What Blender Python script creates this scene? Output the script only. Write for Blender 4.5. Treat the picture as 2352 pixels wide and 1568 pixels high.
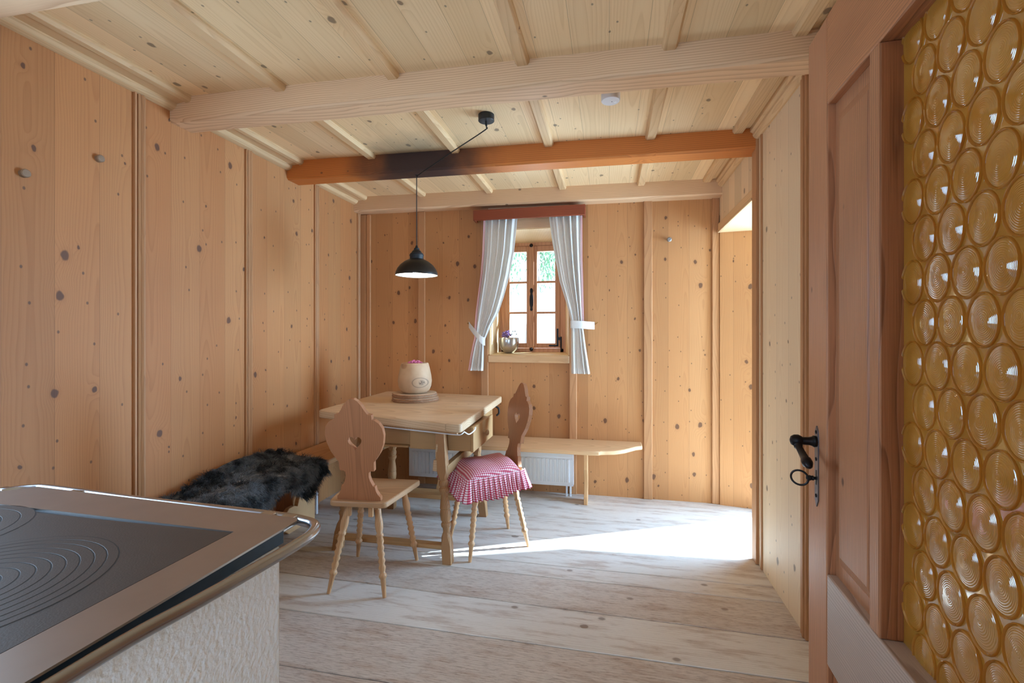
import bpy, math, random
from mathutils import Vector, Matrix, noise as mnoise

random.seed(7)
for o in list(bpy.data.objects):
    bpy.data.objects.remove(o)
SC = bpy.context.scene
COL = SC.collection
PI = math.pi

# ------------------------------------------------------------------ camera
EYE = 1.29
cd = bpy.data.cameras.new('camera')
cam = bpy.data.objects.new('camera', cd)
COL.objects.link(cam)
cd.sensor_width = 36.0
cd.lens = 36.0 * 1070.0 / 2352.0
cd.shift_y = -15.0 / 2352.0
cd.clip_start = 0.02
cam.location = (0, 0, EYE)
cam.rotation_euler = (PI / 2, 0, math.radians(11.8))
SC.camera = cam

# ------------------------------------------------------------------ view / sky / sun / added fill / daylight
vs = SC.view_settings
vs.view_transform = 'Standard'
vs.look = 'None'
vs.gamma = 1.0
vs.use_curve_mapping = False
vs.exposure = 0.62
SC.cycles.use_denoising = True
SC.cycles.max_bounces = 8
SC.cycles.diffuse_bounces = 5
SC.cycles.glossy_bounces = 3
SC.cycles.transmission_bounces = 4
SC.cycles.transparent_max_bounces = 8
SC.cycles.caustics_reflective = False
SC.cycles.caustics_refractive = False
SC.cycles.sample_clamp_indirect = 5.0
SC.cycles.use_adaptive_sampling = True
SC.cycles.adaptive_threshold = 0.03

W = bpy.data.worlds.new('sky')
SC.world = W
W.use_nodes = True
wn = W.node_tree
wn.nodes.clear()
wo = wn.nodes.new('ShaderNodeOutputWorld')
wb = wn.nodes.new('ShaderNodeBackground')
wb.inputs['Color'].default_value = (0.66, 0.84, 1.0, 1)
wb.inputs['Strength'].default_value = 2.2
wn.links.new(wb.outputs[0], wo.inputs[0])

SUN_DIR = Vector((-0.904, -0.428, -0.70)).normalized()   # travel direction of the sunlight
sl = bpy.data.lights.new('sun', 'SUN')
sl.energy = 34.0
sl.angle = math.radians(0.6)
sl.color = (0.62, 0.84, 1.0)
so = bpy.data.objects.new('sun', sl)
so.rotation_euler = SUN_DIR.to_track_quat('-Z', 'Y').to_euler()
so.location = (6, 6, 5)
COL.objects.link(so)


def area_light(name, loc, direction, sx, sy, power, color):
    l = bpy.data.lights.new(name, 'AREA')
    l.shape = 'RECTANGLE'
    l.size, l.size_y = sx, sy
    l.energy = power
    l.color = color
    o = bpy.data.objects.new(name, l)
    o.location = loc
    o.rotation_euler = Vector(direction).to_track_quat('-Z', 'Z').to_euler()
    COL.objects.link(o)
    return o


area_light('daylight_garden_door', (2.5, 3.95, 1.25), (-1, -0.32, -0.02), 2.4, 2.2, 400, (0.37, 0.65, 1.0))
area_light('fill_rear', (-0.14, -1.72, 1.40), (0, 1, -0.03), 0.78, 1.6, 26, (0.40, 0.68, 1.0))  # added fill light behind the camera, no window known there
area_light('fill_stove_side', (-2.30, 0.60, 1.45), (1, 0.05, -0.05), 0.95, 1.05, 17, (0.38, 0.66, 1.0))  # unseen fill added beside the stove to brighten the door face

# ------------------------------------------------------------------ helpers
def lin(c):
    return tuple(((v / 255) / 12.92 if v / 255 <= 0.04045 else ((v / 255 + 0.055) / 1.055) ** 2.4) for v in c) + (1.0,)


class NT:
    def __init__(s, mat):
        mat.use_nodes = True
        s.t = mat.node_tree
        s.t.nodes.clear()

    def n(s, typ, **kw):
        nd = s.t.nodes.new(typ)
        for k, v in kw.items():
            setattr(nd, k, v)
        return nd

    def put(s, sock, v):
        if isinstance(v, bpy.types.NodeSocket):
            s.t.links.new(v, sock)
        elif v is not None:
            sock.default_value = v

    def m(s, op, a, b=None, c=None):
        nd = s.n('ShaderNodeMath', operation=op)
        s.put(nd.inputs[0], a)
        if b is not None:
            s.put(nd.inputs[1], b)
        if c is not None:
            s.put(nd.inputs[2], c)
        return nd.outputs[0]

    def vec(s, x, y, z):
        nd = s.n('ShaderNodeCombineXYZ')
        for i, v in enumerate((x, y, z)):
            s.put(nd.inputs[i], v)
        return nd.outputs[0]

    def noise(s, v, scale=1.0, detail=2.0, rough=0.5):
        nd = s.n('ShaderNodeTexNoise')
        s.put(nd.inputs['Vector'], v)
        nd.inputs['Scale'].default_value = scale
        nd.inputs['Detail'].default_value = detail
        nd.inputs['Roughness'].default_value = rough
        return nd.outputs['Fac']

    def mix(s, f, a, b, blend='MIX'):
        nd = s.n('ShaderNodeMix', data_type='RGBA', blend_type=blend)
        s.put(nd.inputs[0], f)
        s.put(nd.inputs[6], a)
        s.put(nd.inputs[7], b)
        return nd.outputs[2]

    def smooth(s, v, lo, hi):
        nd = s.n('ShaderNodeMapRange', interpolation_type='SMOOTHSTEP')
        s.put(nd.inputs['Value'], v)
        s.put(nd.inputs['From Min'], lo)
        s.put(nd.inputs['From Max'], hi)
        return nd.outputs['Result']

    def scale_col(s, col, f):
        nd = s.n('ShaderNodeVectorMath', operation='SCALE')
        s.put(nd.inputs[0], col)
        s.put(nd.inputs['Scale'], f)
        return nd.outputs[0]

    def out(s, shader):
        o = s.n('ShaderNodeOutputMaterial')
        s.t.links.new(shader, o.inputs['Surface'])

    def bsdf(s, base, rough=0.5, metal=0.0, spec=0.5, normal=None, **kw):
        p = s.n('ShaderNodeBsdfPrincipled')
        s.put(p.inputs['Base Color'], base)
        s.put(p.inputs['Roughness'], rough)
        s.put(p.inputs['Metallic'], metal)
        s.put(p.inputs['Specular IOR Level'], spec)
        for k, v in kw.items():
            s.put(p.inputs[k], v)
        if normal is not None:
            s.t.links.new(normal, p.inputs['Normal'])
        return p.outputs[0]

    def bump(s, h, strength=0.3, dist=0.002):
        b = s.n('ShaderNodeBump')
        b.inputs['Strength'].default_value = strength
        b.inputs['Distance'].default_value = dist
        s.put(b.inputs['Height'], h)
        return b.outputs[0]

    def pos(s):
        tc = s.n('ShaderNodeTexCoord')
        sp = s.n('ShaderNodeSeparateXYZ')
        s.t.links.new(tc.outputs['Object'], sp.inputs[0])
        return sp.outputs[0], sp.outputs[1], sp.outputs[2]


def wood(name, grain='Z', across='X', width=0.0, light=(222, 176, 126), dark=(186, 130, 84), second=None,
         knot=(92, 66, 52), kr=0.017, kd=0.5, ks=5.5, ringw=0.008, line=0.5, var=0.16, blotch=0.25, rough=0.55,
         seam=0.5, knot3d=False, spec=0.3, wear=0.0, soot=False, soot2=False, tone=False, wav=0.05, off=0.0, fibre=0.28, bump=0):
    mat = bpy.data.materials.new(name)
    N = NT(mat)
    P = dict(zip('XYZ', N.pos()))
    dep = [k for k in 'XYZ' if k not in (grain, across)][0]
    l, a, d = P[grain], P[across], P[dep]
    oi = N.n('ShaderNodeObjectInfo').outputs['Random']
    if width:
        t = N.m('ADD', N.m('DIVIDE', a, width), off)
        i = N.m('FLOOR', t)
        fr = N.m('FRACT', t)
        f = N.m('MULTIPLY', N.m('SUBTRACT', fr, 0.5), width)
        ww = width
    else:
        i = N.m('MULTIPLY', oi, 31.7)
        fr, f, ww = None, a, 0.06
    w = N.n('ShaderNodeTexWhiteNoise', noise_dimensions='1D')
    N.put(w.inputs['W'], N.m('ADD', i, N.m('MULTIPLY', oi, 53.1)))
    rs = N.n('ShaderNodeSeparateColor')
    N.t.links.new(w.outputs['Color'], rs.inputs[0])
    r1, r2, r3 = rs.outputs
    lo = N.m('ADD', l, N.m('MULTIPLY', r1, 7.0))
    # knots
    vo = N.n('ShaderNodeTexVoronoi', voronoi_dimensions='3D' if knot3d else '2D', feature='F1')
    vo.inputs['Scale'].default_value = ks
    vo.inputs['Randomness'].default_value = 0.9
    wob = N.m('MULTIPLY', N.m('SUBTRACT', N.noise(N.vec(a, d, l), 45.0, 0.0), 0.5), 0.008)
    N.put(vo.inputs['Vector'], N.vec(N.m('ADD', a, wob), N.m('ADD', N.m('MULTIPLY', l, 0.72), wob), d if knot3d else 0.0))
    ksep = N.n('ShaderNodeSeparateColor')
    N.t.links.new(vo.outputs['Color'], ksep.inputs[0])
    kc1, kc2, kc3 = ksep.outputs
    dist = N.m('DIVIDE', vo.outputs['Distance'], ks)
    R = N.m('MULTIPLY', N.m('ADD', N.m('MULTIPLY', kc1, 0.68), 0.32), kr)
    ex = N.m('GREATER_THAN', kc2, 1.0 - kd)
    q = N.m('DIVIDE', dist, N.m('MULTIPLY', R, 2.4))
    bulge = N.m('MULTIPLY', N.m('MULTIPLY', N.m('EXPONENT', N.m('MULTIPLY', N.m('MULTIPLY', q, q), -1.0)), ex),
                N.m('MULTIPLY', R, 1.5))
    # growth rings
    n1 = N.m('MULTIPLY', N.m('SUBTRACT', N.noise(N.vec(N.m('MULTIPLY', f, 6.0), N.m('MULTIPLY', d, 6.0), N.m('ADD', N.m('MULTIPLY', lo, 0.9), i)), 1.6, 2.0, 0.5), 0.5), wav)
    h = N.m('ADD', N.m('MULTIPLY', N.noise(N.vec(N.m('MULTIPLY', lo, 0.55), N.m('MULTIPLY', i, 3.7), 0.0), 1.3, 1.0), 0.11), N.m('MULTIPLY', d, 0.6 if knot3d else 0.0))
    x = N.m('ADD', N.m('SUBTRACT', f, N.m('MULTIPLY', N.m('SUBTRACT', r2, 0.5), ww * 0.9)), n1)
    rr = N.m('ADD', N.m('SQRT', N.m('ADD', N.m('MULTIPLY', x, x), N.m('MULTIPLY', h, h))), bulge)
    ph = N.m('FRACT', N.m('DIVIDE', rr, ringw))
    ln = N.m('MULTIPLY', N.m('POWER', ph, 2.6), N.m('SUBTRACT', 1.0, N.smooth(ph, 0.90, 1.0)))
    fib = N.noise(N.vec(N.m('MULTIPLY', a, 420.0), N.m('MULTIPLY', d, 420.0), N.m('MULTIPLY', lo, 7.0)), 1.0, 1.0)
    blo = N.noise(N.vec(N.m('MULTIPLY', a, 3.0), N.m('MULTIPLY', d, 3.0), N.m('MULTIPLY', l, 1.3)), 1.7, 1.0)
    fac = N.m('ADD', N.m('ADD', N.m('MULTIPLY', ln, line), N.m('MULTIPLY', N.m('SUBTRACT', fib, 0.5), fibre)),
              N.m('MULTIPLY', N.m('SUBTRACT', blo, 0.42), blotch))
    cl = N.n('ShaderNodeClamp')
    N.put(cl.inputs[0], fac)
    col = N.mix(cl.outputs[0], lin(light), lin(dark))
    if second:
        col = N.mix(N.m('MULTIPLY', r1, 0.75), col, N.mix(cl.outputs[0], lin(second), lin(dark)))
    col = N.scale_col(col, N.m('ADD', 1.0 - var / 2, N.m('MULTIPLY', r3, var)))
    km = N.m('MULTIPLY', N.m('SUBTRACT', 1.0, N.smooth(dist, N.m('MULTIPLY', R, 0.62), R)), ex)
    halo = N.m('MULTIPLY', N.m('SUBTRACT', 1.0, N.smooth(dist, R, N.m('MULTIPLY', R, 1.9))), ex)
    col = N.mix(N.m('MULTIPLY', halo, 0.12), col, lin(dark))
    kcol = N.mix(N.m('MULTIPLY', N.m('FRACT', N.m('MULTIPLY', dist, 330.0)), 0.4), lin(knot), lin(dark))
    col = N.mix(N.m('MULTIPLY', km, 0.86), col, kcol)
    # pin knots
    v2 = N.n('ShaderNodeTexVoronoi', voronoi_dimensions='3D' if knot3d else '2D', feature='F1')
    v2.inputs['Scale'].default_value = ks * 1.9
    N.put(v2.inputs['Vector'], N.vec(N.m('ADD', a, 3.3), N.m('MULTIPLY', l, 0.7), d if knot3d else 0.0))
    s2 = N.n('ShaderNodeSeparateColor')
    N.t.links.new(v2.outputs['Color'], s2.inputs[0])
    pin = N.m('MULTIPLY', N.m('SUBTRACT', 1.0, N.smooth(v2.outputs['Distance'], 0.022 * kr / 0.017, 0.05 * kr / 0.017)), N.m('GREATER_THAN', s2.outputs[0], 1.0 - kd * 0.8))
    col = N.mix(N.m('MULTIPLY', pin, 0.7), col, lin(knot))
    height = N.m('MULTIPLY', ln, -0.6)
    if wear:
        wv = N.vec(N.m('MULTIPLY', a, 9.0), N.m('MULTIPLY', d, 9.0), N.m('MULTIPLY', l, 1.6))
        w1 = N.smooth(N.noise(wv, 2.2, 5.0, 0.62), 0.47, 0.66)
        w2 = N.noise(N.vec(N.m('MULTIPLY', a, 60.0), N.m('MULTIPLY', d, 60.0), N.m('MULTIPLY', l, 11.0)), 2.0, 4.0, 0.7)
        pit = N.m('MULTIPLY', N.smooth(w2, 0.55, 0.72), N.m('ADD', 0.2, N.m('MULTIPLY', w1, 0.8)))
        col = N.mix(N.m('MULTIPLY', w1, 0.5 * wear), col, lin((150, 112, 84)))
        col = N.mix(N.m('MULTIPLY', pit, 0.75 * wear), col, lin((104, 76, 60)))
        height = N.m('ADD', height, N.m('MULTIPLY', pit, -1.2))
    if tone:
        at = N.n('ShaderNodeAttribute')
        at.attribute_name = 'tone'
        col = N.mix(N.m('MULTIPLY', at.outputs['Fac'], 0.36), col, N.mix(cl.outputs[0], lin((176, 146, 122)), lin((120, 92, 72))))
        pt2 = N.m('MULTIPLY', N.m('MULTIPLY', N.smooth(w2, 0.46, 0.62), at.outputs['Fac']), 0.32)
        col = N.mix(pt2, col, lin((104, 78, 60)))
    if soot:
        wx = N.m('ADD', P['X'], N.m('MULTIPLY', N.m('SUBTRACT', N.noise(N.vec(P['X'], P['Y'], P['Z']), 5.0, 3.0), 0.5), 0.35))
        sm = N.m('SUBTRACT', 1.0, N.smooth(N.m('ABSOLUTE', N.m('ADD', wx, soot[0])), soot[1], soot[2]))
        col = N.mix(N.m('MULTIPLY', sm, soot[3]), col, lin((44, 41, 44)))
    if soot2:
        wx = N.m('ADD', P['X'], N.m('MULTIPLY', N.m('SUBTRACT', N.noise(N.vec(P['X'], P['Y'], P['Z']), 6.0, 3.0), 0.5), 0.4))
        sy = N.m('ADD', P['Y'], N.m('MULTIPLY', N.m('SUBTRACT', N.noise(N.vec(P['Y'], P['X'], P['Z']), 7.0, 3.0), 0.5), 0.3))
        sm = N.m('MULTIPLY', N.m('SUBTRACT', 1.0, N.smooth(N.m('ABSOLUTE', N.m('ADD', wx, 1.22)), 0.1, 0.42)), N.m('MULTIPLY', N.smooth(sy, 2.4, 2.86), N.m('LESS_THAN', P['Y'], 2.9)))
        col = N.mix(N.m('MULTIPLY', sm, 0.55), col, lin((96, 94, 84)))
    if fr is not None and seam:
        e = N.m('MULTIPLY', N.m('MINIMUM', fr, N.m('SUBTRACT', 1.0, fr)), width)
        sm = N.m('SUBTRACT', 1.0, N.smooth(e, 0.0003, 0.0014))
        col = N.mix(N.m('MULTIPLY', sm, seam), col, lin((96, 62, 40)))
        height = N.m('ADD', height, N.m('MULTIPLY', sm, -1.5))
    nb = N.bump(N.m('ADD', height, N.m('MULTIPLY', fib, 0.35)), bump, 0.0015) if bump else None
    N.out(N.bsdf(col, rough, 0.0, spec, nb))
    return mat


def plain(name, rgb, rough=0.5, metal=0.0, spec=0.5, nscale=0, namt=0.1, bump=0.0, bscale=60, bdist=0.002, **kw):
    mat = bpy.data.materials.new(name)
    N = NT(mat)
    x, y, z = N.pos()
    col = lin(rgb)
    v = N.vec(x, y, z)
    if nscale:
        f = N.noise(v, nscale, 4.0, 0.6)
        col = N.scale_col(N.mix(0.0, col, col), N.m('ADD', 1.0 - namt, N.m('MULTIPLY', f, 2 * namt)))
    nb = N.bump(N.noise(v, bscale, 3.0), bump, bdist) if bump else None
    N.out(N.bsdf(col, rough, metal, spec, nb, **kw))
    return mat


# ---- mesh builder
class MB:
    def __init__(s):
        s.v, s.f, s.uv = [], [], {}

    def add(s, vs, fs, uvs=None):
        b = len(s.v)
        s.v += [tuple(p) for p in vs]
        for k, f in enumerate(fs):
            if uvs:
                s.uv[len(s.f)] = [uvs[j] for j in f]
            s.f.append(tuple(b + j for j in f))
        return s

    def hexa(s, c):      # 8 corners: bottom 0-3 ccw, top 4-7
        return s.add(c, [(3, 2, 1, 0), (4, 5, 6, 7), (0, 1, 5, 4), (1, 2, 6, 5), (2, 3, 7, 6), (3, 0, 4, 7)])

    def box(s, a, b):
        (x0, y0, z0), (x1, y1, z1) = a, b
        return s.hexa([(x0, y0, z0), (x1, y0, z0), (x1, y1, z0), (x0, y1, z0), (x0, y0, z1), (x1, y0, z1), (x1, y1, z1), (x0, y1, z1)])

    def bar(s, p, q, hw, hh, up=(0, 0, 1)):   # rectangular bar from p to q
        p, q, up = Vector(p), Vector(q), Vector(up)
        d = (q - p).normalized()
        sd = d.cross(up).normalized()
        u = sd.cross(d)
        c = []
        for e in (p, q):
            c.append([e - sd * hw - u * hh, e + sd * hw - u * hh, e + sd * hw + u * hh, e - sd * hw + u * hh])
        return s.add(c[0] + c[1], [(0, 1, 2, 3)[::-1], (4, 5, 6, 7), (0, 1, 5, 4), (1, 2, 6, 5), (2, 3, 7, 6), (3, 0, 4, 7)])

    def loft(s, rings, caps=True, closed=True):
        n = len(rings[0])
        b = len(s.v)
        for r in rings:
            s.v += [tuple(p) for p in r]
        m = n if closed else n - 1
        for k in range(len(rings) - 1):
            for j in range(m):
                s.f.append((b + k * n + j, b + k * n + (j + 1) % n, b + (k + 1) * n + (j + 1) % n, b + (k + 1) * n + j))
        if caps:
            s.f.append(tuple(b + j for j in range(n))[::-1])
            s.f.append(tuple(b + (len(rings) - 1) * n + j for j in range(n)))
        return s

    def lathe(s, prof, p=(0, 0, 0), q=(0, 0, 1), n=24, caps=True, sy=1.0):   # prof: (t along axis in metres, radius)
        p, q = Vector(p), Vector(q)
        d = (q - p).normalized()
        a = Vector((1, 0, 0)) if abs(d.x) < 0.9 else Vector((0, 1, 0))
        u = (a - d * a.dot(d)).normalized()
        w = d.cross(u)
        rings = []
        for t, r in prof:
            r = max(r, 1e-4)
            rings.append([p + d * t + u * (r * math.cos(2 * PI * j / n)) + w * (r * sy * math.sin(2 * PI * j / n)) for j in range(n)])
        return s.loft(rings, caps)

    def tube(s, pts, r, n=10, caps=True):
        pts = [Vector(p) for p in pts]
        rings = []
        prev = None
        for k, p in enumerate(pts):
            d = (pts[min(k + 1, len(pts) - 1)] - pts[max(k - 1, 0)]).normalized()
            if prev is None:
                a = Vector((0, 0, 1)) if abs(d.z) < 0.9 else Vector((1, 0, 0))
                u = (a - d * a.dot(d)).normalized()
            else:
                u = (prev - d * prev.dot(d)).normalized()
            prev = u
            w = d.cross(u)
            rk = r[k] if isinstance(r, (list, tuple)) else r
            rings.append([p + u * (rk * math.cos(2 * PI * j / n)) + w * (rk * math.sin(2 * PI * j / n)) for j in range(n)])
        return s.loft(rings, caps)

    def prism(s, poly, fn0, fn1):    # poly of 2D points; fn maps (a,b) -> 3D for both caps
        A = [Vector(fn0(*p)) for p in poly]
        B = [Vector(fn1(*p)) for p in poly]
        return s.loft([A, B], True)

    def build(s, name, mat=None, parent=None, bevel=0.0, smooth=True, angle=35, segs=2, subsurf=0):
        me = bpy.data.meshes.new(name)
        me.from_pydata(s.v, [], s.f)
        if s.uv:
            ul = me.uv_layers.new(name='UVMap')
            for poly in me.polygons:
                q = s.uv.get(poly.index)
                if q:
                    for k, li in enumerate(poly.loop_indices):
                        ul.data[li].uv = q[k]
        me.validate()
        import bmesh
        bm = bmesh.new()
        bm.from_mesh(me)
        bmesh.ops.recalc_face_normals(bm, faces=bm.faces)
        bm.to_mesh(me)
        bm.free()
        if smooth:
            me.shade_smooth()
            me.set_sharp_from_angle(angle=math.radians(angle))
        if mat:
            me.materials.append(mat)
        o = bpy.data.objects.new(name, me)
        COL.objects.link(o)
        if parent:
            o.parent = parent
        if bevel:
            b = o.modifiers.new('bevel', 'BEVEL')
            b.width = bevel
            b.segments = segs
            b.limit_method = 'ANGLE'
            b.angle_limit = math.radians(40)
            b.harden_normals = False
        if subsurf:
            b = o.modifiers.new('subsurf', 'SUBSURF')
            b.levels = b.render_levels = subsurf
        return o


def tag(o, label, cat, group=None, kind=None):
    o['label'] = label
    o['category'] = cat
    if group:
        o['group'] = group
    if kind:
        o['kind'] = kind
    return o


def thing(name, label, cat, loc=(0, 0, 0), rz=0.0, group=None, kind=None):
    o = bpy.data.objects.new(name, None)
    o.empty_display_size = 0.05
    COL.objects.link(o)
    o.location = loc
    o.rotation_euler = (0, 0, rz)
    return tag(o, label, cat, group, kind)


def struct(o):
    o['kind'] = 'structure'
    return o


def copy_tree(o, parent=None):
    c = o.copy()
    COL.objects.link(c)
    if parent:
        c.parent = parent
    for ch in list(o.children):
        copy_tree(ch, c)
    return c


def smoothpath(pts, n=8):    # Catmull-Rom through 3D points
    P = [Vector(p) for p in pts]
    P = [P[0] * 2 - P[1]] + P + [P[-1] * 2 - P[-2]]
    out = []
    for k in range(1, len(P) - 2):
        for j in range(n):
            t = j / n
            a, b, c, d = P[k - 1], P[k], P[k + 1], P[k + 2]
            out.append(0.5 * ((2 * b) + (c - a) * t + (2 * a - 5 * b + 4 * c - d) * t * t + (3 * b - a - 3 * c + d) * t ** 3))
    out.append(P[-2])
    return out


def interp(tab, t):
    if t <= tab[0][0]:
        return tab[0][1]
    for (a, x), (b, y) in zip(tab, tab[1:]):
        if t <= b:
            k = (t - a) / (b - a)
            return x + (y - x) * k
    return tab[-1][1]


# ------------------------------------------------------------------ materials
WALL_L = dict(light=(190, 127, 78), dark=(146, 86, 48), second=(194, 144, 96), ringw=0.009, line=0.34, knot=(70, 56, 52))
M = {}
M['wall_left'] = wood('pine_boards_left', 'Z', 'Y', 0.17, off=0.4, ks=4.6, kd=0.62, kr=0.019, **WALL_L)
M['wall_back'] = wood('pine_boards_back', 'Z', 'X', 0.155, off=0.1, ks=5.6, kd=0.66, kr=0.019, light=(202, 147, 97), dark=(154, 96, 56), second=(182, 127, 80), ringw=0.008, line=0.28, knot=(74, 56, 48))
M['wall_right'] = wood('pine_boards_right', 'Z', 'Y', 0.16, ks=5.0, kd=0.5, kr=0.019, light=(236, 210, 174), dark=(202, 166, 126), second=(224, 200, 164), ringw=0.009, line=0.3, knot=(98, 86, 78))
M['ceiling'] = wood('pine_ceiling', 'Y', 'X', 0.15, soot2=True, ks=5.0, kd=0.55, kr=0.018, light=(242, 210, 164), dark=(206, 164, 114), second=(232, 198, 150), ringw=0.011, line=0.38, knot=(104, 90, 80))
M['batten_y'] = wood('pine_batten_lengthwise', 'Y', 'X', 0, light=(224, 188, 142), dark=(186, 140, 98), kd=0.12, ringw=0.006, knot3d=True)
M['batten_z'] = wood('pine_batten_upright', 'Z', 'X', 0, light=(196, 144, 100), dark=(156, 102, 64), kd=0.08, ringw=0.006, knot3d=True)
M['beam'] = wood('larch_beam', 'X', 'Z', 0, light=(228, 190, 150), dark=(166, 110, 74), kd=0.5, ks=4, kr=0.03, ringw=0.009, line=0.6, knot3d=True, var=0.05, wav=0.02, blotch=0.12)
M['beam_dark'] = wood('larch_beam_reddish', 'X', 'Z', 0, light=(206, 124, 60), dark=(150, 78, 36), kd=0.5, ks=4.5, kr=0.026, ringw=0.009, line=0.6, knot3d=True, var=0.05, wav=0.02, blotch=0.12, soot=(1.22, 0.16, 0.62, 0.94))
M['floor'] = wood('old_floor_boards', 'X', 'Y', 0, light=(222, 216, 208), dark=(168, 150, 136), knot=(112, 98, 90), kd=0.14, ks=2.6, kr=0.026, ringw=0.012, line=0.3, blotch=0.34, var=0.12, wear=0.85, tone=True, rough=0.6, spec=0.25, bump=0.6)
M['table'] = wood('table_pine', 'X', 'Y', 0.2, light=(216, 186, 150), dark=(162, 118, 80), kd=0.1, ringw=0.008, var=0.08, rough=0.42, seam=0.3, knot3d=True)
M['table_base'] = wood('table_old_pine', 'Z', 'X', 0, light=(178, 134, 92), dark=(112, 76, 50), kd=0.12, ringw=0.007, knot3d=True, rough=0.5)
M['table_base_x'] = wood('table_old_pine_rail', 'X', 'Z', 0, light=(188, 146, 98), dark=(120, 82, 52), kd=0.3, ringw=0.007, knot3d=True, rough=0.5)
M['chair'] = wood('chair_larch', 'Z', 'X', 0, light=(174, 116, 78), dark=(118, 72, 46), kd=0.15, kr=0.01, ringw=0.006, knot3d=True, rough=0.45)
M['chair_seat'] = wood('chair_seat_larch', 'X', 'Y', 0, light=(194, 152, 112), dark=(144, 102, 70), kd=0.15, kr=0.01, ringw=0.006, knot3d=True, rough=0.42)
M['chair_leg'] = wood('chair_leg_larch', 'Z', 'X', 0, light=(206, 160, 116), dark=(158, 112, 74), kd=0.0, ringw=0.01, knot3d=True, rough=0.42)
M['chair_brown'] = wood('chair_walnut_tone', 'Z', 'X', 0, light=(160, 104, 68), dark=(102, 62, 38), kd=0.15, kr=0.01, ringw=0.007, knot3d=True, rough=0.4)
M['bench_x'] = wood('bench_pine', 'X', 'Y', 0, light=(222, 182, 138), dark=(186, 138, 94), kd=0.15, knot3d=True)
M['bench_y'] = wood('bench_pine_lengthwise', 'Y', 'X', 0, light=(212, 164, 118), dark=(176, 122, 80), kd=0.15, knot3d=True)
M['bench_leg'] = wood('bench_leg_pine', 'Z', 'Y', 0, light=(222, 176, 126), dark=(186, 132, 88), kd=0.25, knot3d=True)
M['door'] = wood('door_old_larch', 'Z', 'Y', 0, light=(190, 132, 94), dark=(92, 54, 36), kd=0.4, ks=3.5, kr=0.022, ringw=0.006, line=0.55, fibre=0.6, blotch=0.5, knot3d=True, rough=0.42, bump=0.45, knot=(58, 36, 26))
M['door_rail'] = wood('door_old_larch_rail', 'Y', 'Z', 0, light=(188, 128, 88), dark=(92, 54, 34), kd=0.4, ks=3.5, kr=0.022, ringw=0.006, line=0.55, fibre=0.6, blotch=0.5, knot3d=True, rough=0.42, bump=0.45, knot=(58, 36, 26))
M['door_grey'] = wood('door_rail_lit_grey', 'Y', 'Z', 0, light=(186, 164, 150), dark=(122, 98, 84), kd=0.3, ks=3.5, kr=0.024, ringw=0.007, line=0.6, knot3d=True, rough=0.42, bump=0.45, knot=(66, 50, 42))  # same larch, paler and greyer: cool light on the rail put into its colour
M['window'] = wood('window_larch', 'Z', 'X', 0, light=(206, 150, 110), dark=(166, 106, 70), kd=0.1, kr=0.008, knot3d=True)
M['reveal'] = wood('reveal_pine', 'Y', 'X', 0, light=(236, 204, 156), dark=(208, 166, 116), kd=0.3, kr=0.012, knot3d=True, line=0.3)
M['valance'] = wood('valance_cherry', 'X', 'Z', 0, light=(150, 76, 50), dark=(80, 36, 24), kd=0.1, ringw=0.007, knot3d=True, rough=0.35, line=0.8)
M['peg'] = plain('peg_wood', (150, 124, 100), 0.6)
M['iron'] = plain('black_iron', (34, 30, 30), 0.42, 0.7, nscale=30, namt=0.3)
M['iron_plate'] = plain('grey_iron_plate', (126, 130, 140), 0.38, 0.9, nscale=20, namt=0.15)
M['dark_hole'] = plain('screw_dark', (14, 14, 16), 0.5, 0.5)
M['lamp_metal'] = plain('lamp_bronze_black', (50, 46, 42), 0.42, 0.65, nscale=25, namt=0.2)
M['lamp_rose'] = plain('lamp_rose_black', (36, 38, 42), 0.4, 0.2)
M['lamp_white'] = plain('lamp_inside_white', (238, 234, 226), 0.5)
M['cord'] = plain('black_cable', (20, 20, 20), 0.6)
M['plastic'] = plain('white_plastic', (226, 226, 228), 0.4)
M['rad'] = plain('radiator_enamel', (244, 246, 248), 0.35)
M['rad_grille'] = plain('radiator_grille_dark', (70, 70, 70), 0.5)
M['plaster'] = plain('stove_plaster', (240, 243, 246), 0.85, spec=0.2, bump=0.8, bscale=85, bdist=0.004, nscale=6, namt=0.03)
M['steel'] = plain('stove_brushed_steel', (156, 146, 138), 0.38, 0.8, nscale=14, namt=0.1)
M['steel_band'] = plain('stove_blackened_steel', (42, 58, 72), 0.4, 0.7, nscale=18, namt=0.4)
M['pipe'] = plain('stove_rail_steel', (170, 174, 180), 0.26, 1.0)
M['cast'] = plain('stove_cast_iron', (74, 64, 57), 0.55, 0.35, nscale=7, namt=0.22, bump=0.15, bscale=300)
M['groove'] = plain('stove_plate_groove', (22, 18, 16), 0.7)
M['brass'] = plain('brass', (196, 158, 84), 0.3, 1.0)
M['bowl'] = plain('hammered_silver', (196, 194, 190), 0.26, 0.85, nscale=30, namt=0.25, bump=0.25, bscale=90)
M['soil'] = plain('dark_soil', (60, 46, 38), 0.9)
M['lilac'] = plain('lilac_flower', (150, 120, 178), 0.7)
M['leaf'] = plain('leaf_green', (92, 110, 88), 0.6)
M['pink'] = plain('pink_moss', (214, 120, 160), 0.8, nscale=60, namt=0.3)
M['bark'] = plain('bark_grey_brown', (158, 116, 84), 0.9, nscale=70, namt=0.5, bump=0.8, bscale=120, bdist=0.004)
M['hook'] = plain('grey_knob', (150, 146, 142), 0.4, 0.3)
M['white_pipe'] = plain('white_pipe', (232, 232, 234), 0.35)
M['facade'] = plain('outer_wall_plaster', (214, 206, 192), 0.9)
M['blocker'] = plain('blocker_boards', (120, 92, 70), 0.8)
M['grass'] = plain('snowy_meadow', (236, 238, 240), 0.9, nscale=0.6, namt=0.06)
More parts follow.
